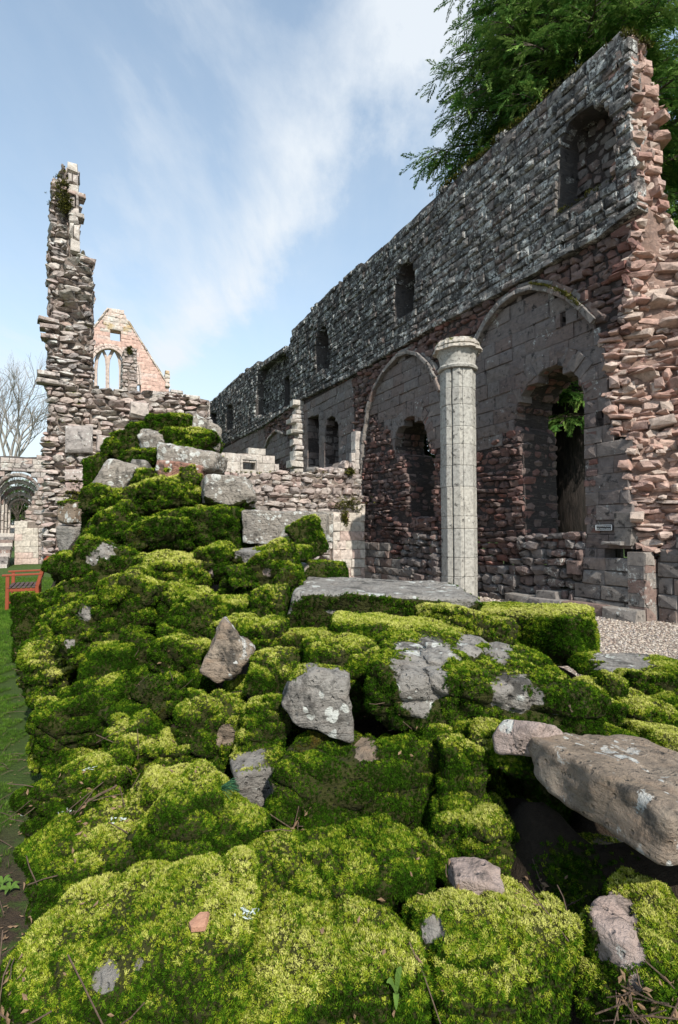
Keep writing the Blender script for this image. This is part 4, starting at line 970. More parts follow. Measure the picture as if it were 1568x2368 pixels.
    if moss > 0:
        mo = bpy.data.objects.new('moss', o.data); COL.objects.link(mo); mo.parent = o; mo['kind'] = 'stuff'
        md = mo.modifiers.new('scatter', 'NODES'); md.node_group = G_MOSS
    HEAP.append((c, half)); return o
def rk(name, label, x0, y0, x1, y1, Y, dp=.8, pw=3.2, roll=0, yaw=0, moss=1.0, mat='g', pit=0, hmin=.5, **k):
    pw = pw + 1.5 if pw < 5 else pw; yaw = yaw + math.degrees(math.sin(x0 * 1.7 + y0) * .3) * (pw < 6)
    cx, cy = (x0 + x1) / 2, (y0 + y1) / 2; c = at(cx, cy, Y); s = Y / 1225; w = (x1 - x0) * s * .90; H = (y1 - y0) * s * .90
    a = max(0.0, math.atan2(1.4 - c.z, Y)); D = dp * w if dp < 5 else dp
    h = max(hmin * H, (H - .62 * D * math.sin(a)) / math.cos(a))
    return rock(name, label, c, (w / 2, D / 2, h / 2), pw, (math.radians(pit), math.radians(roll), math.radians(yaw)), moss, mat, **k)
#SPLIT_ROCKS
MS, BS = 'mossy_stone', 'bare_stone'
# nearest row
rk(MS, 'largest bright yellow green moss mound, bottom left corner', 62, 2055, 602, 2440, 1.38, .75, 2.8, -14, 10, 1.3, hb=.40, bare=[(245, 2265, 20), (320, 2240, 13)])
rk(MS, 'mossy boulder at the bottom edge right of the largest moss mound', 575, 2135, 945, 2440, 1.30, .8, 3.4, 0, -5, 1.2, hb=.10)
rk(MS, 'mossy boulder at the bottom edge with a small grey bare patch, below the pink slab', 945, 2095, 1300, 2420, 1.36, .65, 3.2, 8, 12, 1.15, hb=-.05, bare=[(1005, 2150, 26)])
rk('pale_streaked_stone', 'mossy stone at the lower right with a pale bare streak down its face', 1335, 2105, 1620, 2420, 1.36, .8, 3.2, 12, 20, .8, 'p', hb=-.1, bare=[(1420, 2110, 46), (1450, 2200, 36), (1470, 2270, 22), (1395, 2200, 14)])
rk(MS, 'smooth moss boulder in the lower middle, between two dark vertical joints', 578, 1915, 950, 2150, 1.62, .75, 3.4, 2, 4, 1.25)
rk(MS, 'long mossy ridge running down to the lower middle with a pine sprig at its top', 330, 1800, 600, 2090, 1.78, .9, 2.9, 34, 12, 1.25)
rk(MS, 'upper end of the long mossy ridge, beside the sprig', 305, 1790, 520, 1960, 1.98, .8, 3, 15, 0, 1.2)
rk(MS, 'mossy saddle left of the smooth moss boulder', 460, 1890, 640, 2070, 1.72, .9, 3, 20, 0, 1.1)
rk(MS, 'small rounded moss cushion at the left edge above the largest mound', 92, 1975, 250, 2170, 1.72, .85, 2.8, -10, 0, 1.15)
rk(MS, 'broad moss cushion left of the long ridge, flecked with lichen twigs', 140, 1895, 372, 2085, 1.82, .8, 2.8, -12, 15, 1.2)
rk(MS, 'flat topped mossy block on the left edge strewn with pale lichen twigs', 92, 1765, 318, 2000, 2.10, .85, 3.6, -6, 10, 1.05)
rk(MS, 'rounded mossy block above the long ridge', 240, 1675, 440, 1840, 2.35, .85, 3.2, 8, 5, 1.15)
rk('mossy_block', 'steep mossy block with a brown bare side beside a black crack', 412, 1592, 555, 1800, 2.38, .9, 4.2, 5, 12, .95, 'b', bare=[(520, 1700, 22)])
rk(MS, 'bright moss lump at the head of the black crack', 553, 1605, 675, 1770, 2.22, .9, 3, 18, 0, 1.2)
rk('grey_mossy_stone', 'dark thinly mossed grey stone right of the black crack', 540, 1735, 670, 1885, 2.08, .8, 3, -8, 10, .5, 'g')
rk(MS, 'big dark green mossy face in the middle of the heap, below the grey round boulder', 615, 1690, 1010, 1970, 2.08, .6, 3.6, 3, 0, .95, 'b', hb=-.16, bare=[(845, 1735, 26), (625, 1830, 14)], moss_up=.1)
rk(MS, 'upright yellow green moss block between two black cracks', 1008, 1700, 1118, 1880, 1.98, .9, 4.5, 3, 8, 1.25)
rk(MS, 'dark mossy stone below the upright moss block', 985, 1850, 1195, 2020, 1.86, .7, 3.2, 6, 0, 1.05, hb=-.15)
rk(MS, 'dark mossy stone in the shade of the big bare boulder', 1160, 1730, 1340, 2010, 2.4, .8, 3.4, -10, 10, .9, hb=-.2)  # negative hb puts the boulder's shade into this moss colour
rk('shaded_stone', 'dark stone under the overhang of the big bare boulder', 1230, 1940, 1560, 2110, 2.0, .6, 3, 0, 0, .3, 'b')
rk(MS, 'mossy ledge under the flat pink stone', 1110, 1690, 1290, 1790, 1.98, .9, 3.4, 14, 0, 1.1)
rk('bare_boulder', 'big bare brown grey boulder with white lichen spots at the right edge', 1262, 1712, 1730, 1935, 1.66, .95, 6.0, 11, 22, .22, 'b', amp=.2, moss_up=-.3, cat='boulder')
rk('flat_stone', 'flat pale pink stone lying loose above the big bare boulder', 1163, 1662, 1297, 1750, 1.86, .8, 5, 12, 20, 0, 'p', hmin=.2)
rk('small_slab', 'small pale bare slab with dark spots lying on the moss near the bottom', 1042, 1996, 1162, 2066, 1.50, .7, 5, 2, 6, 0, 'p', hmin=.6)
rk(MS, 'large mossy boulder with grey bare patches and white lichen, centre right of the heap', 850, 1470, 1350, 1700, 2.42, .8, 3.2, 10, 6, .78, 'g', bare=[(985, 1530, 70), (1150, 1500, 34), (1185, 1605, 40), (960, 1610, 44), (1085, 1480, 40), (1240, 1610, 16), (1010, 1590, 30)], amp=.14)
rk('round_boulder', 'rounded bare grey boulder with orange and white lichen on its lower side', 655, 1530, 820, 1680, 2.22, .9, 3.2, 14, 20, .22, 'g', cat='boulder')
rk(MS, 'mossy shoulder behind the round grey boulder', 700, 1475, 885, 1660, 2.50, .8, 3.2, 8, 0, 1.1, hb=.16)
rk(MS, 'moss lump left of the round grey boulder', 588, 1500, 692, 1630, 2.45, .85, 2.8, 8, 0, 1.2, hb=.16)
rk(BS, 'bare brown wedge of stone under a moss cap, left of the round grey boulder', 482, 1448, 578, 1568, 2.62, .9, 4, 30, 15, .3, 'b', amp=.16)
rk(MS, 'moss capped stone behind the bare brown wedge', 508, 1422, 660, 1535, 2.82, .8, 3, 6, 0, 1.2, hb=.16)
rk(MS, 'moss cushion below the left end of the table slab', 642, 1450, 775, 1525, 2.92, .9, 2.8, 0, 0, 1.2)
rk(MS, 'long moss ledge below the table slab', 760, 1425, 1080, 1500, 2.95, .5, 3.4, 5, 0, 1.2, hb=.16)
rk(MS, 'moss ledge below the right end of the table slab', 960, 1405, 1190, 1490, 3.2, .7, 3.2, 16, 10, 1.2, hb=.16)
# table slab, beam
c = at(870, 1400, 3.72); rock('table_slab', 'large flat slab with a smooth bare grey top and a mossy front edge', (c.x, 3.80, .885), (.56, .55, .145), 7, (0, math.radians(2), math.radians(-4)), .62, 'g', amp=.12, moss_up=-1.1, bare=[(1065, 1390, 26), (985, 1412, 14)])
c = at(1195, 1455, 4.9); rock('mossy_beam', 'long squared block wholly coated in moss, beside the gravel', (c.x - .05, 4.95, .50), (.22, .75, .20), 7, (math.radians(-4), 0, math.radians(38)), 1.25, 'g', amp=.07, hb=.12)
rock('mossy_block', 'moss coated block end at the right of the squared beam', (c.x + .22, 4.62, .50), (.14, .3, .20), 6, (0, 0, math.radians(20)), 1.25, 'g', amp=.08)
# right hand group
rk('flat_slab', 'flat grey topped slab with brown moss at the right edge, against the gravel', 1325, 1512, 1660, 1592, 4.0, .8, 3.6, 3, 0, .55, 'g', bare=[(1440, 1517, 60)])
rk(MS, 'square mossy block in the right group below the flat grey slab', 1328, 1580, 1516, 1718, 2.95, .85, 4.2, 12, 14, 1.15, hb=.16)
rk(MS, 'small moss cushion between the large boulder and the square mossy block', 1308, 1602, 1428, 1702, 2.72, .9, 2.8, 6, 0, 1.2)
rk(MS, 'dark mossy stone at the right edge behind the square mossy block', 1445, 1545, 1640, 1700, 3.35, .8, 3, 6, 0, .9)
rk(MS, 'moss bank at the right edge above the big bare boulder', 1470, 1680, 1680, 1790, 2.4, .8, 3, 14, 0, 1.15)
rk(MS, 'bright moss ledge behind the flat pink stone', 1280, 1668, 1480, 1745, 2.3, .8, 3, 4, 0, 1.2, hb=.16)
# left and middle
rk(MS, 'mossy stone on the left rim of the heap, beside the lawn', 78, 1615, 158, 1750, 3.1, .9, 3.2, 0, 0, 1.05)
rk(MS, 'broad mossy stone in the left rim above the flat topped block', 98, 1600, 292, 1758, 2.9, .8, 3, -12, 0, 1.15)
rk(MS, 'tiny moss cushion in the middle of the left slope', 246, 1628, 318, 1692, 2.75, .9, 2.6, 0, 0, 1.2)
rk(MS, 'low mossy stone on the left slope below the overhanging boulder', 148, 1555, 305, 1665, 3.1, .8, 3, -6, 0, 1.1)
rk('dark_ledge', 'dark thinly mossed ledge in the hollow under the overhanging boulder', 202, 1482, 335, 1585, 3.3, .9, 3.4, -6, 0, .55, 'g')
rk(MS, 'mossy stone in the middle slope strewn with dead needles', 282, 1530, 445, 1680, 2.98, .8, 2.9, 8, 0, 1.1)
rk(MS, 'knobbly bright moss lump left of the bare brown wedge', 352, 1472, 500, 1585, 3.06, .85, 2.7, 8, 0, 1.2)
rk(MS, 'mossy stone on the left rim below the slanting ledges', 60, 1485, 190, 1630, 3.8, .9, 3, -8, 0, 1.15)
rk('slanting_ledge', 'slanting mossy bedded ledge on the left side, upper one', 110, 1385, 235, 1500, 4.3, .9, 3.4, -42, 0, 1.05)
rk('slanting_ledge', 'slanting mossy bedded ledge on the left side, lower one', 72, 1440, 190, 1570, 4.2, .9, 3.4, -42, 0, 1.0)
rk(MS, 'big overhanging mossy boulder with a grey ridge at its left, above a black hollow', 140, 1352, 372, 1508, 3.68, .8, 3, -24, 8, 1.05, 'g', bare=[(196, 1420, 14), (160, 1488, 12)])
rk(MS, 'mossy stone right of the overhanging boulder', 350, 1355, 470, 1455, 3.7, .85, 3, 0, 0, 1.15)
rk(MS, 'leaning mossy stone left of the table slab', 402, 1366, 515, 1492, 3.45, .85, 3, -26, 0, 1.15)
rk(MS, 'small mossy stone in the gap beside the table slab', 492, 1378, 580, 1432, 3.5, .9, 3, 0, 0, 1.1)
rk(MS, 'mossy stone tucked under the left end of the table slab', 582, 1352, 665, 1455, 3.42, .9, 3.2, 4, 0, 1.1)
rk('upright_slab', 'upright mossy slab standing on the lawn at the left end of the heap', 36, 1368, 104, 1538, 5.2, .8, 5, -3, 20, 1.0, 'p')
rk(MS, 'mossy slope stone above the upright slab', 108, 1342, 240, 1420, 4.7, .9, 3, -25, 0, 1.15)
rk('nosed_boulder', 'long mossy boulder with a bare grey nose pointing left', 172, 1255, 350, 1358, 4.6, .9, 2.8, 18, 0, .95, 'g', bare=[(245, 1272, 20), (215, 1290, 16)])
rk(MS, 'brightest rounded moss boulder in the middle, right of the nosed boulder', 318, 1276, 495, 1370, 4.4, .85, 2.8, 4, 0, 1.3, hb=.14)
rk('pink_mossy_stone', 'mossy stone with pinkish bare spots left of the tilted slab', 462, 1262, 550, 1352, 4.36, .9, 3, 12, 0, .8, 'p', bare=[(487, 1325, 14)])
rk('tilted_slab', 'tilted long slab with a grey edge under a moss strip', 515, 1266, 722, 1306, 4.35, .5, 5, -3, 0, .8, 'g', bare=[(570, 1280, 30)])
rk('mossy_slope_stone', 'sloping mossy stone under the tilted slab with a dark left side', 512, 1290, 705, 1410, 3.98, .8, 3.2, -26, 0, .95, 'p', bare=[(545, 1320, 16), (618, 1322, 12)])
rk(MS, 'small moss block with a white lichen patch behind the table slab', 662, 1296, 805, 1350, 4.6, .8, 4, 0, 0, .95, 'l', bare=[(700, 1310, 12)])
rk(MS, 'mossy stone at the foot of the dressed corner pier', 122, 1275, 236, 1345, 5.0, .9, 3, -14, 0, 1.0)
rk(MS, 'mossy ledge inside the corner of the stub, left of the stepped blocks', 212, 1178, 335, 1270, 5.5, .9, 3.4, -20, 0, 1.05)
rk(MS, 'mossy ledge below the stepped blocks', 300, 1198, 438, 1275, 5.15, .9, 3.4, -8, 0, 1.15)
rk(MS, 'narrow mossy step above the ledge', 345, 1186, 445, 1238, 5.45, .9, 4, -4, 0, 1.15)
rk('mossy_ashlar', 'upright mossy block abutting the big lichened ashlar', 428, 1174, 560, 1272, 5.4, .8, 5, 0, 0, 1.2)
rk(MS, 'dark mossy stone deep in the corner of the stub', 206, 1125, 305, 1195, 5.85, .9, 3, 10, 0, .9)
rk(MS, 'mossy stone in the dark hollow below the diamond block', 276, 1125, 385, 1200, 5.75, .9, 3, -20, 0, 1.05)
rk('corner_block', 'lower dressed block of the corner pier by the tower wall', 138, 1213, 197, 1278, 6.2, .8, 6, 0, -20, .15, 'g', moss_up=.1)
rk('corner_block', 'upper dressed block of the corner pier, its top mossy', 140, 1160, 200, 1214, 6.2, .8, 6, 0, -20, .4, 'b')
rk('mossy_edge', 'tall narrow mossy edge stone of the wall corner', 196, 1070, 216, 1270, 6.0, 1.6, 5, 0, 0, .75, 'g')
rk('large_ashlar', 'large squared ashlar block with white lichen spots and a strip of moss', 556, 1178, 766, 1262, 5.42, .55, 9, 0, -6, .04, 'l', amp=.03)
rk('moss_strip', 'hanging clump of moss on the right part of the large ashlar block', 672, 1196, 752, 1296, 5.08, .5, 2.4, -22, 0, 1.3)
rk('ashlar_end', 'lichened end block right of the hanging moss', 735, 1180, 772, 1256, 5.5, .9, 7, 0, 0, .05, 'l', amp=.04)
rk(MS, 'curving moss boulder below the red block', 346, 1102, 475, 1190, 5.8, .85, 2.8, -8, 0, 1.25)
rk('lichened_block', 'white lichened grey block with a skirt of dark moss, below the long lichened slab', 462, 1102, 594, 1180, 5.7, .8, 4, 8, 0, .28, 'l', moss_up=-.7)
rk(MS, 'mossy stone left of the summit, upper', 240, 1002, 335, 1068, 6.5, .9, 3, -26, 0, 1.05)
rk(MS, 'mossy stone left of the summit, lower', 202, 1052, 266, 1100, 6.4, .9, 3, -18, 0, 1.05)
rk(MS, 'mossy ledge under the light summit block', 282, 1040, 380, 1080, 6.3, .9, 4, -4, 0, 1.15)
rk(MS, 'dark mossy stone under the red block', 300, 1088, 405, 1142, 6.1, .9, 3, 6, 0, .95)
rk('diamond_block', 'tilted diamond shaped bare block with white spots overhanging a dark hollow', 232, 1066, 310, 1140, 6.0, .9, 5, 24, 12, .08, 'l', amp=.08)
rk('grey_block', 'small dark grey block right of the diamond block', 308, 1065, 350, 1102, 6.1, .9, 5, 0, 0, .2, 'g')
rk('red_block', 'red brown block with white lichen spots under the long lichened slab', 368, 1068, 480, 1122, 6.05, .7, 4.5, 8, 0, .12, 'r')
rk('lichened_slab', 'long white lichened slab near the summit', 362, 1034, 524, 1092, 6.2, .6, 5, 8, 0, .16, 'l', amp=.08)
rk(MS, 'dark mossy stone below the summit blocks', 384, 998, 508, 1056, 6.5, .8, 3.4, 8, 0, 1.1)
rk('light_block', 'light lichened block in the left of the summit', 318, 997, 394, 1040, 6.45, .8, 5, 6, 0, .15, 'l')
rk(MS, 'small mossy stone on the left of the summit', 300, 980, 352, 1014, 6.7, .9, 3, -10, 0, 1.05)
rk('lichened_block', 'tall lichen covered block standing right of the summit moss', 440, 974, 514, 1050, 6.6, .8, 5, 8, 0, .12, 'l')
rk(MS, 'topmost dark mossy stone on the summit of the heap', 340, 962, 446, 1006, 6.8, .8, 4, -2, 0, 1.0)

# ------------------------------------------------------------------ the ground under it: heap, lawn, gravel
anch = [(c[0], c[1], c[2] - .35 * h[2]) for c, h in HEAP]
for x in np.arange(-3.2, 3.4, .4): anch += [(x, .35, .02), (x, -.3, 0)]
for Y, xl in ((.8, -.75), (1.2, -.95), (1.9, -1.35), (2.3, -1.55), (2.9, -1.85), (3.5, -2.15), (4.2, -2.6), (5.0, -3.25), (6, -3.6), (7, -3.9), (8, -3.9)): anch += [(xl + .22, Y, -.12), (xl, Y, -.2), (xl - .5, Y, -.3)]
for x, y in ((2.0, 5.9), (1.4, 6.2), (.8, 6.4), (.3, 7), (-.4, 7.4), (-.7, 8), (-1.2, 8.8), (-2, 9.2), (0, 5.5), (.25, 5.2), (.1, 5.9), (-.35, 6.2), (-3, 9.2), (2.6, 5.4), (3.2, 5), (3.6, 4.4), (3.6, 3), (3.2, 2), (2.8, 1), (-3.8, 9.4), (1.9, 5.4)): anch.append((x, y, -.04))
anch += [(x, y, -.3) for x in np.arange(1.9, 4.1, .35) for y in np.arange(5.3, 9.7, .4)] + [(x, y, -.3) for x in (2.9, 3.3, 3.8) for y in (4.6, 4.9)] + [(x, y, -.3) for x in np.arange(-.2, 2, .4) for y in np.arange(7, 9.6, .4)]
anch.append((-2.2, 7.6, 2.2)); anch.append((-1.7, 7.4, 2.2)); anch.append((-2.9, 7.4, 1.4))
An = np.array(anch)
def heap_z(X, Y):
    d2 = (X[:, None] - An[None, :, 0]) ** 2 + (Y[:, None] - An[None, :, 1]) ** 2 + .004
    w = 1 / d2 ** 1.6; return (w * An[None, :, 2]).sum(1) / w.sum(1)
nx, ny = 150, 190
gx, gy = np.meshgrid(np.linspace(-4.2, 4.0, nx), np.linspace(-.3, 9.6, ny)); X, Y = gx.ravel(), gy.ravel(); Z = heap_z(X, Y)
Pz = np.stack([X, Y, Z], 1); Z = Z + fbm(Pz * 4, 3, 4) * .05 * sstep(Z, 0, .15) - .17 * sstep(Z, .0, .3)
xlim = np.interp(Y, [.8, 1.2, 1.9, 2.3, 2.9, 3.5, 4.2, 5, 6, 7, 8], [-.75, -.95, -1.3, -1.5, -1.75, -2.0, -2.45, -3.05, -3.4, -3.7, -3.7]); Z = np.where(X < xlim + .18, np.minimum(Z, -.1), Z)
edge = np.minimum.reduce([X + 4.2, 4.0 - X, Y + .3, 9.6 - Y]); Z = np.where(edge < .3, np.minimum(Z, -.05), Z)
Pz = np.stack([X, Y, Z], 1); fs = [(j * nx + i, j * nx + i + 1, (j + 1) * nx + i + 1, (j + 1) * nx + i) for j in range(ny - 1) for i in range(nx - 1)]
keep = Z > -.01
fs = [f for f in fs if keep[f[0]] or keep[f[1]] or keep[f[2]] or keep[f[3]]]
hm = sstep(fbm(Pz * 2.6, 21, 4) - .22, -.15, .2) * sstep(Z, .0, .08)
mh, th = newmat('soil between the stones'); k = NT(th); pos = k.n('ShaderNodeNewGeometry').outputs['Position']
f1 = k.noise(pos, 30, 6, .7); col = k.mix(f1, (.018, .013, .009), (.075, .052, .034)); col = k.mix(k.step(k.attr('moss'), .3, .6), col, k.mix(f1, (.02, .032, .005), (.075, .09, .012)))
k.finish(col, .95, k.m('ADD', f1, k.noise(pos, 140, 3, .7)), .03)
hp_ = mesh_obj('mound', Pz, fs, mh, None, smooth=True, attrs={'moss': hm}); hp_['kind'] = 'structure'
sp = np.maximum(.007, Y * 1.9 / 530); a = hp_.data.attributes.new('dens', 'FLOAT', 'POINT'); a.data.foreach_set('value', (hm / sp ** 2 * (Y > .8)).astype(np.float32))
a = hp_.data.attributes.new('tsz', 'FLOAT', 'POINT'); a.data.foreach_set('value', (sp * 1.8).astype(np.float32)); a = hp_.data.attributes.new('hue', 'FLOAT', 'POINT'); a.data.foreach_set('value', (.3 + .3 * fbm(Pz * 2, 8, 3)).astype(np.float32))
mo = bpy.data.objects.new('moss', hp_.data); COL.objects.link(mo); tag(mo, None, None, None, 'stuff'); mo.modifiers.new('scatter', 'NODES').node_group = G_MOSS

mg, tg = newmat('lawn soil'); k = NT(tg); pos = k.n('ShaderNodeNewGeometry').outputs['Position']
f1 = k.noise(pos, 22, 7, .7); big = k.noise(pos, .9, 5, .6)
sx = k.n('ShaderNodeSeparateXYZ'); k.L(pos, sx.inputs[0])
near = k.step(k.m('ADD', sx.outputs[1], k.m('MULTIPLY', big, 1.6)), 4.0, 2.8)
gcol = k.mix(f1, (.035, .062, .010), (.085, .14, .022)); scol = k.mix(f1, (.025, .017, .011), (.115, .08, .05)); scol = k.mix(k.step(k.noise(pos, 6, 6, .65), .5, .62), scol, gcol)
k.finish(k.mix(near, gcol, scol), .95, k.m('ADD', f1, k.noise(pos, 90, 4, .7)), .03)
gv = [(-400, -60, -.006), (400, -60, -.006), (400, 600, -.006), (-400, 600, -.006)]
gr = mesh_obj('ground', gv, [(0, 1, 2, 3)], mg); gr['kind'] = 'structure'
mv, tv = newmat('gravel bed'); k = NT(tv); pos = k.n('ShaderNodeNewGeometry').outputs['Position']
cellc = k.vor(pos, 55, 'F1', 'Color'); dst = k.vor(pos, 55); s1 = k.n('ShaderNodeSeparateColor'); k.L(cellc, s1.inputs[0])
col = k.ramp(s1.outputs[0], [(0, (.16, .12, .10)), (.3, (.30, .24, .19)), (.6, (.40, .33, .26)), (1, (.50, .44, .37))]); col = k.mix(k.step(dst, .5, .75), col, (.07, .05, .04))
k.finish(col, .92, k.m('MULTIPLY', dst, -1.0), .02)
gvl = [(.2, .4), (4.6, .4), (9, 6.5), (7.0, 8.8), wall.P(-1, -.4, 0)[:2], wall.P(10.5, -.4, 0)[:2], cr.P(-1.2, -3.4, 0)[:2], cr.P(6.4, .3, 0)[:2], (-2.8, 8.5), (-1.0, 6.0)]
gpl = np.array([(p[0], p[1], .004) for p in gvl])
gpo = mesh_obj('gravel_bed', gpl, [tuple(range(len(gpl)))], mv); gpo['kind'] = 'structure'
mp_, tp_ = newmat('pebble'); k = NT(tp_); rnd = k.n('ShaderNodeObjectInfo').outputs['Random']; pos = k.n('ShaderNodeNewGeometry').outputs['Position']
k.finish(k.ramp(rnd, [(0, (.15, .115, .10)), (.25, (.33, .25, .20)), (.5, (.42, .35, .28)), (.75, (.5, .44, .37)), (1, (.24, .21, .20))]), .85, k.noise(pos, 150, 3, .6), .004)
vs, fs = _cs[10][0][:0], []
pv = [(.9, 0, .1), (.2, .8, .05), (-.8, .5, .1), (-.7, -.6, 0), (.3, -.9, .1), (.4, .1, .62), (-.3, .15, .7), (-.1, -.35, .55)]
pf = [(0, 1, 5), (1, 6, 5), (1, 2, 6), (2, 3, 6), (3, 7, 6), (3, 4, 7), (4, 0, 7), (0, 5, 7), (5, 6, 7)]
PEB = src_obj('pebble', pv, pf, mp_, [0] * 8); G_PEB = scatter_group('gravel_scatter', PEB, True, .4, .4, 1.5)
# gravel surface gridded so that density can vary with distance
qx, qy = np.meshgrid(np.linspace(.3, 8.0, 40), np.linspace(3.2, 15, 50)); QX, QY = qx.ravel(), qy.ravel()
okm = np.array([pip(gpl[:, :2], np.array([x]), y)[0] for x, y in zip(QX, QY)])
qf = [(j * 40 + i, j * 40 + i + 1, (j + 1) * 40 + i + 1, (j + 1) * 40 + i) for j in range(49) for i in range(39)]; qf = [f for f in qf if all(okm[i] for i in f)]
gq = mesh_obj('gravel', np.stack([QX, QY, np.full(len(QX), .005)], 1), qf, mp_); gq['kind'] = 'stuff'
sp = np.maximum(.018, QY * 1.9 / 530)
a = gq.data.attributes.new('dens', 'FLOAT', 'POINT'); a.data.foreach_set('value', (.55 / sp ** 2).astype(np.float32)); a = gq.data.attributes.new('tsz', 'FLOAT', 'POINT'); a.data.foreach_set('value', (sp * .62).astype(np.float32))
gq.modifiers.new('scatter', 'NODES').node_group = G_PEB
# lawn
M_GRASS = leaf_mat('grass blades', [(.2, (.035, .095, .010)), (.5, (.085, .20, .020)), (.8, (.20, .32, .045))], (.05, .075, .015), .3, .8, ((.2, .17, .08), .66))
_t = tuft(8, 9, .5, .035, 1.0, .8); GT = src_obj('grass_tuft', _t[0], _t[1], M_GRASS, _t[2]); G_GR = scatter_group('grass_scatter', GT, True, .25, .5, 1.3)
lx, ly = np.meshgrid(np.linspace(-12, -.4, 60), np.linspace(1.0, 17, 80)); LX, LY = lx.ravel(), ly.ravel()
lf = [(j * 60 + i, j * 60 + i + 1, (j + 1) * 60 + i + 1, (j + 1) * 60 + i) for j in range(79) for i in range(59)]
lim = np.interp(LY, [.8, 1.9, 2.9, 4.2, 5, 6, 9], [-.75, -1.3, -1.85, -2.6, -3.3, -3.7, -4.2]); view = LX > -.75 * LY - .4
ok = (LX < lim + .25) & view; ok &= ~((LY > 10.4) & (LX > -6.2))
lf = [f for f in lf if all(ok[i] for i in f)]
lw_ = mesh_obj('grass', np.stack([LX, LY, np.zeros(len(LX))], 1), lf, M_GRASS); lw_['kind'] = 'stuff'
sp = np.maximum(.016, LY * 2.6 / 530); patchy = sstep(fbm(np.stack([LX, LY, LX * 0], 1) * 1.3, 40, 4) * .8 + (LY - 3.2) * .6, -.5, .35) * .92 + .08
a = lw_.data.attributes.new('dens', 'FLOAT', 'POINT'); a.data.foreach_set('value', (patchy * 1.7 / sp ** 2).astype(np.float32)); a = lw_.data.attributes.new('tsz', 'FLOAT', 'POINT'); a.data.foreach_set('value', np.clip(sp * 1.2, .022, .05).astype(np.float32))
lw_.modifiers.new('scatter', 'NODES').node_group = G_GR
#SPLIT_TREES
# ------------------------------------------------------------------ trees
def bark_mat(name, a, b, sc=1.0):
    m, t = newmat(name); k = NT(t); pos = k.n('ShaderNodeNewGeometry').outputs['Position']; mpn = k.n('ShaderNodeMapping'); k.L(pos, mpn.inputs[0]); mpn.inputs['Scale'].default_value = (9 * sc, 9 * sc, 1.3 * sc)
    f = k.noise(mpn.outputs[0], 1.6, 7, .7); k.finish(k.mix(k.step(f, .3, .7), a, b), .95, f, .06, 1.0); return m
M_BARK = bark_mat('dark ridged bark', (.008, .007, .006), (.035, .027, .023)); M_TWIG = bark_mat('twig', (.05, .04, .03), (.14, .11, .085))
M_PALEB = bark_mat('pale bark', (.22, .20, .18), (.42, .39, .35))
def needle_mat(name, cols, rnd=.5):
    m, t = newmat(name); k = NT(t); pos = k.n('ShaderNodeNewGeometry').outputs['Position']
    v = k.m('ADD', k.m('MULTIPLY', k.noise(pos, .5, 4, .6), .7), k.m('MULTIPLY', k.attr('tint'), rnd)); col = k.ramp(v, cols)
    o = k.n('ShaderNodeOutputMaterial'); d = k.n('ShaderNodeBsdfDiffuse'); tr = k.n('ShaderNodeBsdfTranslucent'); x = k.n('ShaderNodeMixShader'); x.inputs[0].default_value = .25
    k.L(col, d.inputs[0]); k.L(col, tr.inputs[0]); k.L(d.outputs[0], x.inputs[1]); k.L(tr.outputs[0], x.inputs[2]); k.L(x.outputs[0], o.inputs[0]); return m
M_NEED = needle_mat('needles', [(.25, (.028, .080, .018)), (.5, (.085, .19, .040)), (.8, (.22, .33, .08))])
M_LEAFD = needle_mat('dark leaves', [(.25, (.012, .03, .008)), (.5, (.03, .07, .014)), (.8, (.08, .13, .03))])
def spray(seed, n=11):
    """a flat drooping spray of needled twiglets, tip towards +x"""
    r = random.Random(seed); vs, fs = [], []
    def leaf(p, d, l, w, up):
        d = d.normalized(); s = d.cross(up); s = s.normalized() if s.length > 1e-3 else Vector((0, 1, 0)); b = len(vs)
        vs.extend([tuple(p), tuple(p + d * l * .45 + s * w), tuple(p + d * l), tuple(p + d * l * .45 - s * w)]); fs.append((b, b + 1, b + 2, b + 3))
    for i in range(n):
        f = (i + .5) / n; p = Vector((f, 0, -.22 * f * f))
        for sg in (-1, 1):
            l = .34 * (1 - .55 * f) * r.uniform(.7, 1.25); d = Vector((.75, sg * r.uniform(.55, 1.1), r.uniform(-.45, .12)))
            leaf(p, d, l, .030, Vector((r.uniform(-.5, .5), r.uniform(-.5, .5), 1)))
            q = p + d.normalized() * l * .4; leaf(q, d + Vector((.6, -sg * .3, r.uniform(-.5, .3))), l * .6, .026, Vector((r.uniform(-.6, .6), .2, 1)))
    leaf(Vector((.85, 0, -.15)), Vector((1, 0, -.35)), .28, .03, Vector((0, 0, 1)))
    return np.array(vs), fs
SPR = [spray(i) for i in range(10)]
def quads_obj(name, v, f, mat, parent, attrs):
    v = v - np.array(loc_of(parent)); me = bpy.data.meshes.new(name); me.vertices.add(len(v)); me.vertices.foreach_set('co', v.astype(np.float32).ravel())
    me.loops.add(f.size); me.loops.foreach_set('vertex_index', f.astype(np.int32).ravel()); me.polygons.add(len(f)); me.polygons.foreach_set('loop_start', np.arange(len(f), dtype=np.int32) * 4)
    for k_, a in attrs.items(): q = me.attributes.new(k_, 'FLOAT', 'POINT'); q.data.foreach_set('value', a.astype(np.float32))
    me.update(calc_edges=True); me.materials.append(mat); o = bpy.data.objects.new(name, me); COL.objects.link(o); o.parent = parent; return o
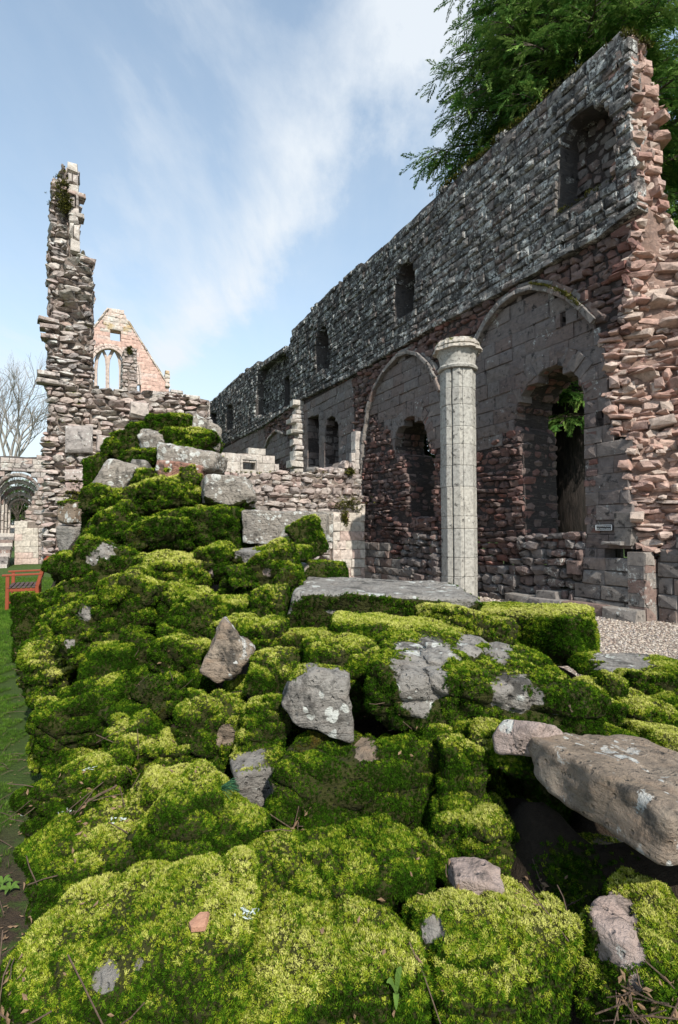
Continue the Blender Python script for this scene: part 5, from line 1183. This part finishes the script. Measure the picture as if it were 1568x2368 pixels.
def crown(L, base, mat, T):
    vs, fs, ti, nb = [], [], [], 0
    for j in range(10):
        sel = [q for q in L if q[4] == j]
        if not sel: continue
        v, f = SPR[j]; f = np.array(f); A = np.array([[q[1], q[2], q[3]] for q in sel]); P_ = np.array([q[0] for q in sel])
        w = np.einsum('vi,nij->nvj', v, A) + P_[:, None, :]; n, m = len(sel), len(v)
        vs.append(w.reshape(-1, 3)); fs.append((f[None] + (np.arange(n) * m)[:, None, None]).reshape(-1, 4) + nb); ti.append(np.repeat([q[5] for q in sel], m)); nb += n * m
    o = quads_obj('crown', np.concatenate(vs), np.concatenate(fs), mat, T, {'tint': np.concatenate(ti)}); o['kind'] = 'stuff'
def conifer(name, label, base, H, trad, z0, reach, group=None, seed=1, whorl=.42, per=5, limb_len=None, dens=1.0, low=()):
    r = random.Random(seed); T = tag(empty(name, base), label, 'tree', group); base = Vector(base)
    b = MB(); pts = [base + Vector((0, 0, H * i / 8 - (.15 if i == 0 else 0))) + Vector((r.uniform(-.1, .1), r.uniform(-.1, .1), 0)) * (i > 0) for i in range(9)]
    b.tube(pts, [trad * (1.25 if i == 0 else 1 - i / 8 * .92) for i in range(9)], 14); b.build('trunk', M_BARK, T, smooth=True)
    lb = MB(); V = []
    def put(p, dirv, scale):
        X = dirv.normalized(); Y = Vector((0, 0, 1)).cross(X); Y = Y.normalized() if Y.length > .05 else Vector((0, 1, 0)); Zv = X.cross(Y); t = r.uniform(-.5, .5); c, s_ = math.cos(t) * scale, math.sin(t) * scale
        Y, Zv = Y * c + Zv * s_, Zv * c - Y * s_; X = X * scale
        V.append((p[:], X[:], Y[:], Zv[:], r.randrange(10), r.random()))
    z = z0
    limbs = []
    while z < H - .3:
        for k in range(per): limbs.append((z + r.uniform(-.2, .2), r.uniform(0, 6.283), reach(z) * r.uniform(.65, 1.1)))
        z += whorl * r.uniform(.8, 1.2)
    limbs += list(low)
    for (z, az, L) in limbs:
        if L < .3: continue
        h = Vector((math.cos(az), math.sin(az), 0)); up0 = r.uniform(.0, .35); s = Vector((-h.y, h.x, 0))
        hv = h.dot(WN); room = (base - wall.o).dot(-WN) - (1.0 if z < 11.5 else .2)
        if hv > 0 and L * hv > room: L = room / hv
        def at_(f): return base + Vector((0, 0, z)) + h * (L * f) + Vector((0, 0, L * (up0 * f - .34 * f * f))) + s * (L * .06 * math.sin(f * 5 + az))
        P_ = [at_(i / 7) for i in range(8)]
        lb.tube(P_, [max(.008, .016 * L * (1 - i / 7.5)) for i in range(8)], 4, False)
        n = max(3, int(L * 7.5 * dens))
        for i in range(n):
            f = .12 + .88 * (i + r.random()) / n; sg = r.choice((-1, 1)); p = at_(f)
            sl = L * .36 * (1.15 - f) * r.uniform(.6, 1.2) + .18; d = (h * r.uniform(.5, 1.0) + s * sg * r.uniform(.5, 1.1) + Vector((0, 0, r.uniform(-.35, .1))))
            d.normalize(); e = p + d * sl + Vector((0, 0, -.12 * sl))
            if sl > .45: lb.tube([p, (p + e) / 2 + Vector((0, 0, .03 * sl)), e], [.012, .008, .004], 3, False)
            m = max(1, int(sl / .145 * dens))
            for j in range(m):
                g = (j + .6) / m; sd = d * .8 + Vector((r.uniform(-.6, .6), r.uniform(-.6, .6), r.uniform(-.6, .1))); put(p.lerp(e, g), sd, r.uniform(.26, .50))
        put(P_[-1], P_[-1] - P_[-2] + Vector((0, 0, .05)), .6)
    if lb.v: lb.build('branches', M_TWIG, T)
    crown(V, base, M_NEED, T)
tb_ = at(1318, 1230, 13.6); tb_.z = 0
nf = conifer('conifer_tree', 'tall dark green conifer with drooping sprays rising behind the right half of the long wall', tb_, 25, .50, 8.3,
    lambda z: 4.3 if z < 12.6 else 4.3 - (z - 12.6) * .6 if z < 15 else max(.3, 2.9 - (z - 15) * .2), None, 5, .36, 8, low=[(4.3, a, l) for a, l in ((4.2, 1.9), (4.7, 1.7), (5.3, 1.8), (3.7, 1.8))] + [(4.8, a, 2.1) for a in (4.0, 4.5, 5.0, 5.6)] + [(5.4, a, l) for a, l in ((4.3, 2.2), (4.9, 2.4), (5.6, 2.0), (3.9, 1.8), (2.4, 2.5), (1.2, 2.5))] + [(6.6, a, 2.3) for a in (3.6, 4.6, 5.2, .4)])
def bushy(name, label, base, rad, H, seed, group=None, mat=None, n=1500, trunk=.16):
    r = random.Random(seed); base = Vector(base); T = tag(empty(name, base), label, 'tree', group)
    b = MB(); b.tube([base + Vector((0, 0, -.1)), base + Vector((.1, 0, H * .5)), base + Vector((0, .1, H * .9))], [trunk, trunk * .7, trunk * .2], 8)
    for i in range(14):
        a = r.uniform(0, 6.28); z = H * r.uniform(.2, .8); q = base + Vector((0, 0, z)); b.tube([q, q + Vector((math.cos(a) * rad * .5, math.sin(a) * rad * .5, H * .08)), q + Vector((math.cos(a) * rad * .85, math.sin(a) * rad * .85, H * .06))], [trunk * .3, trunk * .2, .02], 5, False)
    b.build('trunk', M_BARK, T)
    cl = [(Vector((r.uniform(-1, 1) * rad * .65, r.uniform(-1, 1) * rad * .65, H * r.uniform(.25, .95))), rad * r.uniform(.25, .5)) for _ in range(26)]
    V = []
    for i in range(n):
        c, cr_ = r.choice(cl); d = Vector((r.gauss(0, 1), r.gauss(0, 1), r.gauss(0, .8))).normalized(); p = base + c + d * cr_ * r.uniform(.55, 1.05)
        sc = rad * r.uniform(.16, .30); A = (Matrix.Rotation(r.uniform(0, 6.28), 3, 'Z') @ Matrix.Rotation(r.uniform(-.9, .9), 3, 'Y') @ Matrix.Rotation(r.uniform(-.9, .9), 3, 'X')) * sc
        V.append((p[:], A.col[0][:], A.col[1][:], A.col[2][:], r.randrange(10), r.random()))
    crown(V, base, mat or M_LEAFD, T)
TG = 'dark evergreens behind the long wall'
for i, (p, rad, H, lab) in enumerate((((9.2, 17.5, 0), 2.6, 7.5, 'dark evergreen seen through the big arched window, right of the thick trunk'), ((6.2, 19.5, 0), 2.8, 7.5, 'dark evergreen seen through the big arched window, left of the thick trunk'), ((3.0, 18.6, 0), 2.2, 6.5, 'dark evergreen glimpsed through the smaller arched window'), ((5.0, 22.5, 0), 3.0, 8.5, 'tall dark evergreen farther back behind the smaller arched window'), ((11.5, 13.5, 0), 2.4, 10.0, 'dark evergreen behind the broken end of the long wall at the right edge'))):
    bushy('evergreen_tree', lab, p, rad, H, 40 + i, TG, None, 1300)
def bare_tree(name, label, base, H, seed, group=None, spread=.62, trad=.3, depth=6, mat=None):
    r = random.Random(seed); base = Vector(base); T = tag(empty(name, base), label, 'tree', group); tr, tw = MB(), MB()
    def grow(p, d, l, rad, lev):
        pts = [p]; q = p
        for i in range(3):
            d = (d + Vector((r.gauss(0, .10), r.gauss(0, .10), r.gauss(.03, .06)))).normalized(); q = q + d * l / 3; pts.append(q)
        (tr if lev < 2 else tw).tube(pts, [rad, rad * .9, rad * .8, rad * .68], 6 if lev < 2 else 4 if lev < 4 else 3, False)
        if lev >= depth: return
        for _ in range(3 if lev < 6 else 2):
            a = r.uniform(.25, spread) * r.choice((1, 1, 1.3)); ax = d.orthogonal().normalized(); ax.rotate(Matrix.Rotation(r.uniform(0, 6.28), 3, d)); dd = d.copy(); dd.rotate(Matrix.Rotation(a, 3, ax)); dd = (dd + Vector((0, 0, .12))).normalized()
            grow(q if r.random() < .6 else pts[2], dd, l * r.uniform(.62, .84), rad * .60, lev + 1)
    grow(base + Vector((0, 0, -.1)), Vector((.05, 0, 1)), H * .27, trad, 0)
    tr.build('trunk', mat or M_PALEB, T, smooth=True); o = tw.build('crown', mat or M_PALEB, T)
BTG = 'bare winter trees beyond the doorway'
bt = at(8, 1050, 42); bt.z = 0; bare_tree('bare_tree', 'large pale leafless tree spreading against the sky above the doorway', bt, 16.5, 11, BTG, .62, .30, 7)
bt = at(60, 1050, 60); bt.z = 0; bare_tree('bare_tree', 'smaller distant leafless tree with fine twigs beside the tower fragment', bt, 13, 14, BTG, .7, .25, 6)
bushy('evergreen_tree', 'dark evergreen framed in the opening of the far doorway', (at(50, 1190, 42).x, 42, 0), 2.6, 5.2, 55, None, None, 700)
bt = at(52, 1150, 37); bt.z = 0; bare_tree('bare_tree', 'olive brown leafless tree seen inside the far doorway arch', bt, 5.5, 17, BTG, .8, .09, 5, M_TWIG)

# ------------------------------------------------------------------ bench
mw_, tw_ = newmat('varnished red brown wood'); k = NT(tw_); pos = k.n('ShaderNodeNewGeometry').outputs['Position']; mpn = k.n('ShaderNodeMapping'); k.L(pos, mpn.inputs[0]); mpn.inputs['Scale'].default_value = (30, 30, 4)
g_ = k.noise(mpn.outputs[0], 1.5, 5, .6); k.finish(k.mix(g_, (.15, .028, .012), (.30, .070, .026)), .45, g_, .004, .5, .4)
mdw, tdw = newmat('dark weathered wood'); k = NT(tdw); pos = k.n('ShaderNodeNewGeometry').outputs['Position']; g_ = k.noise(pos, 30, 5, .6); k.finish(k.mix(g_, (.045, .028, .024), (.11, .07, .06)), .6, g_, .004)
bn = ground(11, 1412); bn.z = 0
BE = tag(empty('garden_bench', bn), 'red brown varnished wooden bench with dark seat slats on the lawn at the left edge', 'bench')
bx_, by_ = -WN, WU                                     # across the seat (front to back), along the seat
def bb(name, a, bq, w, t, mat=mw_, parent=BE):
    """bar from a to b in bench coordinates (across, along, up)"""
    A = bn + bx_ * a[0] + by_ * a[1] + Vector((0, 0, a[2])); Bq = bn + bx_ * bq[0] + by_ * bq[1] + Vector((0, 0, bq[2])); d = Bq - A; L = d.length; Xd = d.normalized()
    Yd = by_ if abs(Xd.dot(by_)) < .9 else bx_; Zd = Xd.cross(Yd).normalized(); Yd = Zd.cross(Xd)
    M = Matrix((Xd, Yd, Zd)).transposed().to_4x4(); M.translation = (A + Bq) / 2; f = MB(); f.box(M, L, w, t)
    bm = bmesh.new(); me = bpy.data.meshes.new(name); me.from_pydata([tuple(Vector(q) - bn) for q in f.v], [], f.f); bm.from_mesh(me); bmesh.ops.bevel(bm, geom=bm.edges[:], offset=.006, segments=1, affect='EDGES'); bm.to_mesh(me); bm.free(); me.materials.append(mat)
    o = bpy.data.objects.new(name, me); COL.objects.link(o); o.parent = parent; return o
BL = 1.2
for y in (.03, BL - .03):
    bb('leg', (.03, y, 0), (.03, y, .615), .06, .06); bb('leg', (.50, y, 0), (.50, y, .42), .06, .06); bb('back_post', (.50, y, .42), (.64, y, .93), .06, .06)
    bb('armrest', (-.06, y, .635), (.57, y, .645), .075, .035); bb('stretcher', (.06, y, .14), (.47, y, .14), .035, .05); bb('seat_rail', (.06, y, .36), (.47, y, .36), .035, .06)
bb('seat_rail', (.03, .06, .36), (.03, BL - .06, .36), .035, .07); bb('seat_rail', (.50, .06, .36), (.50, BL - .06, .36), .035, .07); bb('back_rail', (.63, .06, .90), (.63, BL - .06, .90), .07, .035); bb('back_rail', (.53, .06, .50), (.53, BL - .06, .50), .05, .035)
for i in range(6): bb('seat_slat', (.05 + i * .078, .0, .402), (.05 + i * .078, BL, .402), .062, .022, mdw)
for i in range(12): y = .1 + i * (BL - .2) / 11; bb('back_slat', (.535, y, .52), (.622, y, .885), .04, .018)

# ------------------------------------------------------------------ moss growing on the walls, litter, small plants
def moss_patch(name, parent, pts_fn, n, size, seed, mat=None):
    """tufts set on a wall top: joined leaf clumps"""
    r = random.Random(seed); V, F, TP, HU, nb = [], [], [], [], 0
    tv, tf_, tt = _tm
    for i in range(n):
        p, s = pts_fn(r); A = np.array(Matrix.Rotation(r.uniform(0, 6.28), 3, 'Z') @ Matrix.Rotation(r.uniform(-.6, .6), 3, 'X')) * (size * s * r.uniform(.6, 1.4))
        V.append(np.array(tv) @ A.T + np.array(p)); F.extend([tuple(k + nb for k in q) for q in tf_]); nb += len(tv); TP.append(np.array(tt)); HU.append(np.full(len(tv), r.random()))
    o = mesh_obj(name, np.concatenate(V), F, mat, parent, attrs={'tip': np.concatenate(TP), 'hue': np.concatenate(HU)}); o['kind'] = 'stuff'; return o
_tm = tuft(21, 7, .5, .16, .8, 1.0)
m, t = newmat('wall moss'); k = NT(t); col = k.ramp(k.attr('hue'), [(.1, (.04, .055, .006)), (.5, (.12, .13, .012)), (.9, (.28, .26, .03))]); col = k.mix(k.attr('tip'), (.03, .03, .008), col); k.finish(col, .95); M_WM = m
def on_line(fr, pts, v0, v1, dz=.0):
    pts = [tuple(q) for q in pts]
    def f(r):
        i = r.randrange(len(pts) - 1); a = r.random(); (u1, z1), (u2, z2) = pts[i], pts[i + 1]
        return fr.P(u1 + (u2 - u1) * a, r.uniform(v0, v1), z1 + (z2 - z1) * a + dz), 1.0
    return f
moss_patch('moss', LW, on_line(wall, top_r[:14], -.5, .1, .02), 700, .10, 1, M_WM)
moss_patch('moss', LW, on_line(wall, hp(RIB2)[5:9], -.02, .2, .05), 260, .06, 2, M_WM)
moss_patch('moss', LW, on_line(wall, hp(wall.poly([(1293, 497), (1428, 416)])), -.4, .1, .03), 120, .05, 3, M_WM)
def in_box(fr, x0, y0, x1, y1, v):
    def f(r):
        u, z = fr.uz(r.gauss((x0 + x1) / 2, (x1 - x0) / 4), r.gauss((y0 + y1) / 2, (y1 - y0) / 4)); return fr.P(u, v + r.uniform(-.02, .06), z), 1.0
    return f
for i, bx4 in enumerate(((122, 410, 165, 500), (140, 470, 165, 500), (770, 1150, 835, 1185), (797, 1085, 815, 1100), (150, 1085, 205, 1200), (786, 1185, 800, 1215))): moss_patch('moss', XW, in_box(cr, *bx4, .10), 160, .06, 10 + i, M_WM)
moss_patch('moss', XW, on_line(cr, hp(cr.poly([(486, 1092), (837, 1096)])), -.5, .02, .02), 200, .05, 17, M_WM)
def cap(r):
    a = r.uniform(0, 6.28); q = RC * 1.2 * math.sqrt(r.uniform(.2, 1)); return Vector((CX + q * math.cos(a), CY + q * math.sin(a), zb + .56)), 1.0
moss_patch('moss', CO, cap, 160, .04, 18, M_WM)
def stubm(r):
    u, z = tf_s.uz(r.uniform(294, 306), r.uniform(803, 820)); return tf_s.P(u, r.uniform(0, .08), z), 1.0
tf_s = tf_; moss_patch('moss', TT, stubm, 80, .09, 19, M_WM)

DG = None
from mathutils.bvhtree import BVHTree
bv, bf = [], []
for o in list(S.objects):
    if o.type == 'MESH' and o.parent is None and (o.get('group') == ROCKG or o.name == 'mound'):
        n0 = len(bv); L_ = o.location; bv += [v.co + L_ for v in o.data.vertices]; bf += [tuple(i + n0 for i in p.vertices) for p in o.data.polygons]
BVH = BVHTree.FromPolygons(bv, bf)
def drop(x, y):
    """point where the ray through a picture point first meets the heap or the ground"""
    d = Vector(ray(x, y)).normalized(); loc, n, i, dist = BVH.ray_cast(EYE + d * .2, d)
    if loc is None or loc.z < 0: return ground(x, y), Vector((0, 0, 1))
    return loc, (n if n.dot(d) < 0 else -n)
WEDGE = 'small mossy stones wedged in the gaps'
rw = random.Random(5)
for (x, y, w, mo_, lab) in ((600, 1570, 60, 1, 'below the moss capped stone right of the bare brown wedge'), (645, 1630, 50, .9, 'against the left flank of the round grey boulder'), (555, 1585, 60, .8, 'right under the bare brown wedge'), (255, 1585, 70, 1, 'below the black hollow on the left slope'),
    (330, 1505, 60, .9, 'at the lower right corner of the big overhanging boulder'), (455, 1590, 70, 1, 'under the knobbly bright moss lump'), (125, 1560, 60, 1, 'on the left rim under the lower slanting ledge'), (235, 1660, 60, 1, 'beside the tiny cushion on the left slope'),
    (335, 1690, 80, 1, 'between the needle strewn stone and the rounded block'), (205, 1745, 90, 1, 'above the flat topped block with lichen twigs'), (1125, 1690, 60, .9, 'under the left end of the flat pink stone'), (1000, 1700, 70, .6, 'above the upright moss block between cracks'),
    (400, 1455, 50, 1, 'left of the leaning stone, under the stone beside the big overhang'), (570, 1450, 50, .8, 'above the bare brown wedge, at its tip'), (660, 1345, 60, 1, 'behind the left corner of the table slab'), (560, 1345, 60, .9, 'on the sloping stone under the tilted slab'),
    (330, 1375, 70, 1, 'on the upper right of the big overhanging boulder'), (270, 1370, 60, .9, 'between the nosed boulder and the big overhanging boulder'), (500, 1275, 50, 1, 'between the upright mossy ashlar and the tilted slab'), (180, 1350, 60, 1, 'under the bare nose of the nosed boulder'),
    (430, 1110, 40, .8, 'just below the red brown block'), (340, 1130, 40, 1, 'left of the curving moss boulder'), (1000, 1990, 80, .8, 'left of the small pink slab'), (590, 1910, 80, 1, 'at the top left corner of the smooth moss boulder'),
    (960, 2060, 90, 1, 'at the head of the right hand vertical joint'), (380, 1830, 80, 1, 'on the upper end of the long ridge'), 
    (1120, 1900, 70, .9, 'beneath the upright moss block, to its right'), (1420, 1600, 60, 1, 'between the flat grey topped slab and the square block'), (1520, 1620, 70, 1, 'at the right edge behind the square block'), (120, 1960, 90, 1, 'on the left edge below the flat topped block'), (470, 1870, 90, 1, 'beside the pine sprig')):
    p, nn = drop(x, y)
    if p.y > 9: continue
    h = w / 1225 * p.y / 2; c = p - nn * h * .45
    rock('wedged_stone', 'small mossy stone ' + lab, (c.x, c.y, c.z), (h * rw.uniform(.8, 1.2), h * rw.uniform(.8, 1.2), h * rw.uniform(.6, .95)), rw.uniform(2.8, 4), (rw.uniform(-.4, .4), rw.uniform(-.5, .5), rw.uniform(0, 3)), mo_, rw.choice('gbp'), group=WEDGE)
def flat_mat(name, a, b, rough=.8):
    m, t = newmat(name); k = NT(t); pos = k.n('ShaderNodeNewGeometry').outputs['Position']; k.finish(k.mix(k.noise(pos, 70, 4, .6), a, b), rough, k.noise(pos, 200, 3), .003); return m
M_DEAD = flat_mat('dead leaf', (.10, .055, .028), (.30, .20, .12)); M_STICK = flat_mat('stick', (.05, .03, .02), (.16, .11, .08)); M_GLICH = flat_mat('grey lichen', (.36, .42, .38), (.56, .60, .54)); M_PINE = flat_mat('pine needle', (.02, .07, .03), (.06, .16, .07)); M_WEED = flat_mat('weed leaf', (.045, .095, .014), (.10, .17, .028), .95); M_RUST = flat_mat('russet stone', (.30, .14, .085), (.46, .26, .17))
rl = random.Random(99); lt, sk, gl = MB(), MB(), MB()
for (x0, y0, x1, y1, n) in ((0, 1440, 60, 1760, 40), (0, 1750, 80, 2368, 90), (240, 1700, 460, 1800, 16), (160, 1780, 330, 1930, 34), (1180, 2020, 1330, 2120, 20), (1420, 2250, 1568, 2366, 60), (640, 1860, 720, 1930, 14), (300, 1500, 440, 1620, 14), (60, 1780, 300, 2360, 18), (700, 2000, 1100, 2360, 14), (960, 1980, 1060, 2080, 14), (820, 1620, 1010, 1760, 14)):
    for _ in range(n):
        p, nn = drop(rl.uniform(x0, x1), rl.uniform(y0, y1)); s = rl.uniform(.003, .010); p = p + nn * .008
        B = nn.to_track_quat('Z', 'Y').to_matrix() @ Matrix.Rotation(rl.uniform(0, 6.28), 3, 'Z') @ Matrix.Rotation(rl.uniform(-.5, .5), 3, 'X')
        q = [(-1.4, 0, .2), (-.3, .6, 0), (1.3, .1, .35), (.2, -.6, 0)]
        if rl.random() < .7: lt.add([p + B @ (Vector(v) * s) for v in q], [(0, 1, 2, 3)])
        else: d = B @ Vector((1, 0, .1)); L = rl.uniform(.02, .09); sk.tube([p - d * L, p + d * L * .2 + nn * .006, p + d * L], .0016, 4)
for (x, y, n) in ((155, 1885, 30), (275, 1910, 10), (575, 2130, 18), (205, 1790, 14), (60, 1890, 8), (220, 1735, 8)):
    c0, nn = drop(x, y)
    for _ in range(n):
        p = c0 + Vector((rl.gauss(0, .012), rl.gauss(0, .012), .014 + rl.uniform(0, .01))); B = Matrix.Rotation(rl.uniform(0, 6.28), 3, 'Z') @ Matrix.Rotation(rl.uniform(-1, 1), 3, 'X'); s = rl.uniform(.004, .010)
        gl.add([p + B @ (Vector(v) * s) for v in [(-1, 0, 0), (0, .35, .2), (1, .2, .4), (.5, -.3, 0)]], [(0, 1, 2, 3)])
for nm, b, m in (('dead_leaves', lt, M_DEAD), ('twigs', sk, M_STICK), ('lichen_flakes', gl, M_GLICH)):
    o = b.build(nm, m); o['kind'] = 'stuff'
for (lab, pts) in (('lichen crusted stick lying on the flat topped mossy block at the left', [(160, 1893), (182, 1885), (200, 1868), (208, 1857)]), ('dark broken twig lying by the long mossy ridge', [(205, 1862), (235, 1845), (262, 1832), (270, 1826)]), ('bent brown twig on the moss right of the small pink slab', [(1316, 1640), (1322, 1655), (1338, 1670)])):
    P_ = [drop(*q)[0] + Vector((0, 0, .016)) for q in pts]; b = MB(); b.tube(P_, [.005, .0045, .004, .003][:len(P_)], 6); o = b.build('fallen_stick', M_STICK, None, loc=P_[0]); tag(o, lab, 'stick')
# pine sprig
p, nn = drop(505, 1838); p = p + Vector((0, 0, .02)); SG = tag(empty('pine_sprig', p), 'green pine needle sprig lying at the head of the long mossy ridge', 'sprig')
b = MB(); b.tube([p + Vector((-.05, 0, -.002)), p + Vector((-.02, .0, .004)), p], .002, 5); b.build('stem', M_STICK, SG)
b = MB()
for i in range(34):
    a = rl.uniform(-.75, .75); e = rl.uniform(-.15, .6); d = Vector((math.cos(a) * math.cos(e), math.sin(a) * math.cos(e), math.sin(e))); b.tube([p, p + d * rl.uniform(.035, .055), p + d * .07 + Vector((0, 0, -.008))], [.0011, .001, .0005], 3, False)
b.build('needles', M_PINE, SG)
# russet flake
p, nn = drop(468, 2145); b = MB(); n6 = [(-.022, -.02), (.0, -.026), (.026, -.006), (.012, .012), (-.004, .026), (-.018, .012)]; B = nn.to_track_quat('Z', 'Y').to_matrix()
b.add([p + nn * .012 + B @ Vector((x, y, 0)) for x, y in n6] + [p + nn * (.020 + .003 * (i % 2)) + B @ Vector((x * .9, y * .9, 0)) for i, (x, y) in enumerate(n6)], [(0, 1, 2, 3, 4, 5)[::-1], (6, 7, 8, 9, 10, 11)] + [(i, (i + 1) % 6, 6 + (i + 1) % 6, 6 + i) for i in range(6)])
o = b.build('stone_flake', M_RUST, None, loc=p); tag(o, 'russet stone flake lying on the largest moss mound', 'stone')
# weed with three leaves
def leafblade(name, parent, base, tip, wid, lift, mat):
    b = MB(); base, tip = Vector(base), Vector(tip); d = tip - base; s = d.cross(Vector((0, -.6, 1))).normalized(); n = 8
    for i in range(n + 1):
        f = i / n; w = wid * (math.sin(math.pi * min(1, f * .86 + .10)) ** .8) * (1 + .12 * (i % 2)); c = base + d * f + Vector((0, 0, lift * math.sin(math.pi * f)))
        b.v += [tuple(c - s * w + Vector((0, 0, w * .35))), tuple(c), tuple(c + s * w + Vector((0, 0, w * .35)))]
    for i in range(n): k = 3 * i; b.f += [(k, k + 1, k + 4, k + 3), (k + 1, k + 2, k + 5, k + 4)]
    return b.build(name, mat, parent, smooth=True)
p, nn = drop(915, 2300); up = Vector((0, -.02, .02)); WD = tag(empty('weed', p), 'small green weed with three leaves rooted in the joint at the bottom', 'plant')
def tip_at(x, y): q = drop(x, y)[0]; return q + up
leafblade('leaf', WD, p + up * .4, tip_at(925, 2240), .006, .012, M_WEED); leafblade('leaf', WD, p + up * .4, tip_at(892, 2276), .006, .012, M_WEED); leafblade('leaf', WD, p + up * .4, tip_at(914, 2338), .006, .012, M_WEED)
for i, (x, y, lab) in enumerate(((6, 2050, 'small green weed on the bare soil at the left edge'), (22, 2065, 'small green weed on the bare soil beside the left edge weed'))):
    p, nn = drop(x, y); WD = tag(empty('weed', p), lab, 'plant', 'weeds on the soil')
    for j in range(5): a = j * 1.3 + i; leafblade('leaf', WD, p + Vector((0, 0, .005)), p + Vector((math.cos(a) * .04, math.sin(a) * .04, .02)), .007, .012, M_WEED)
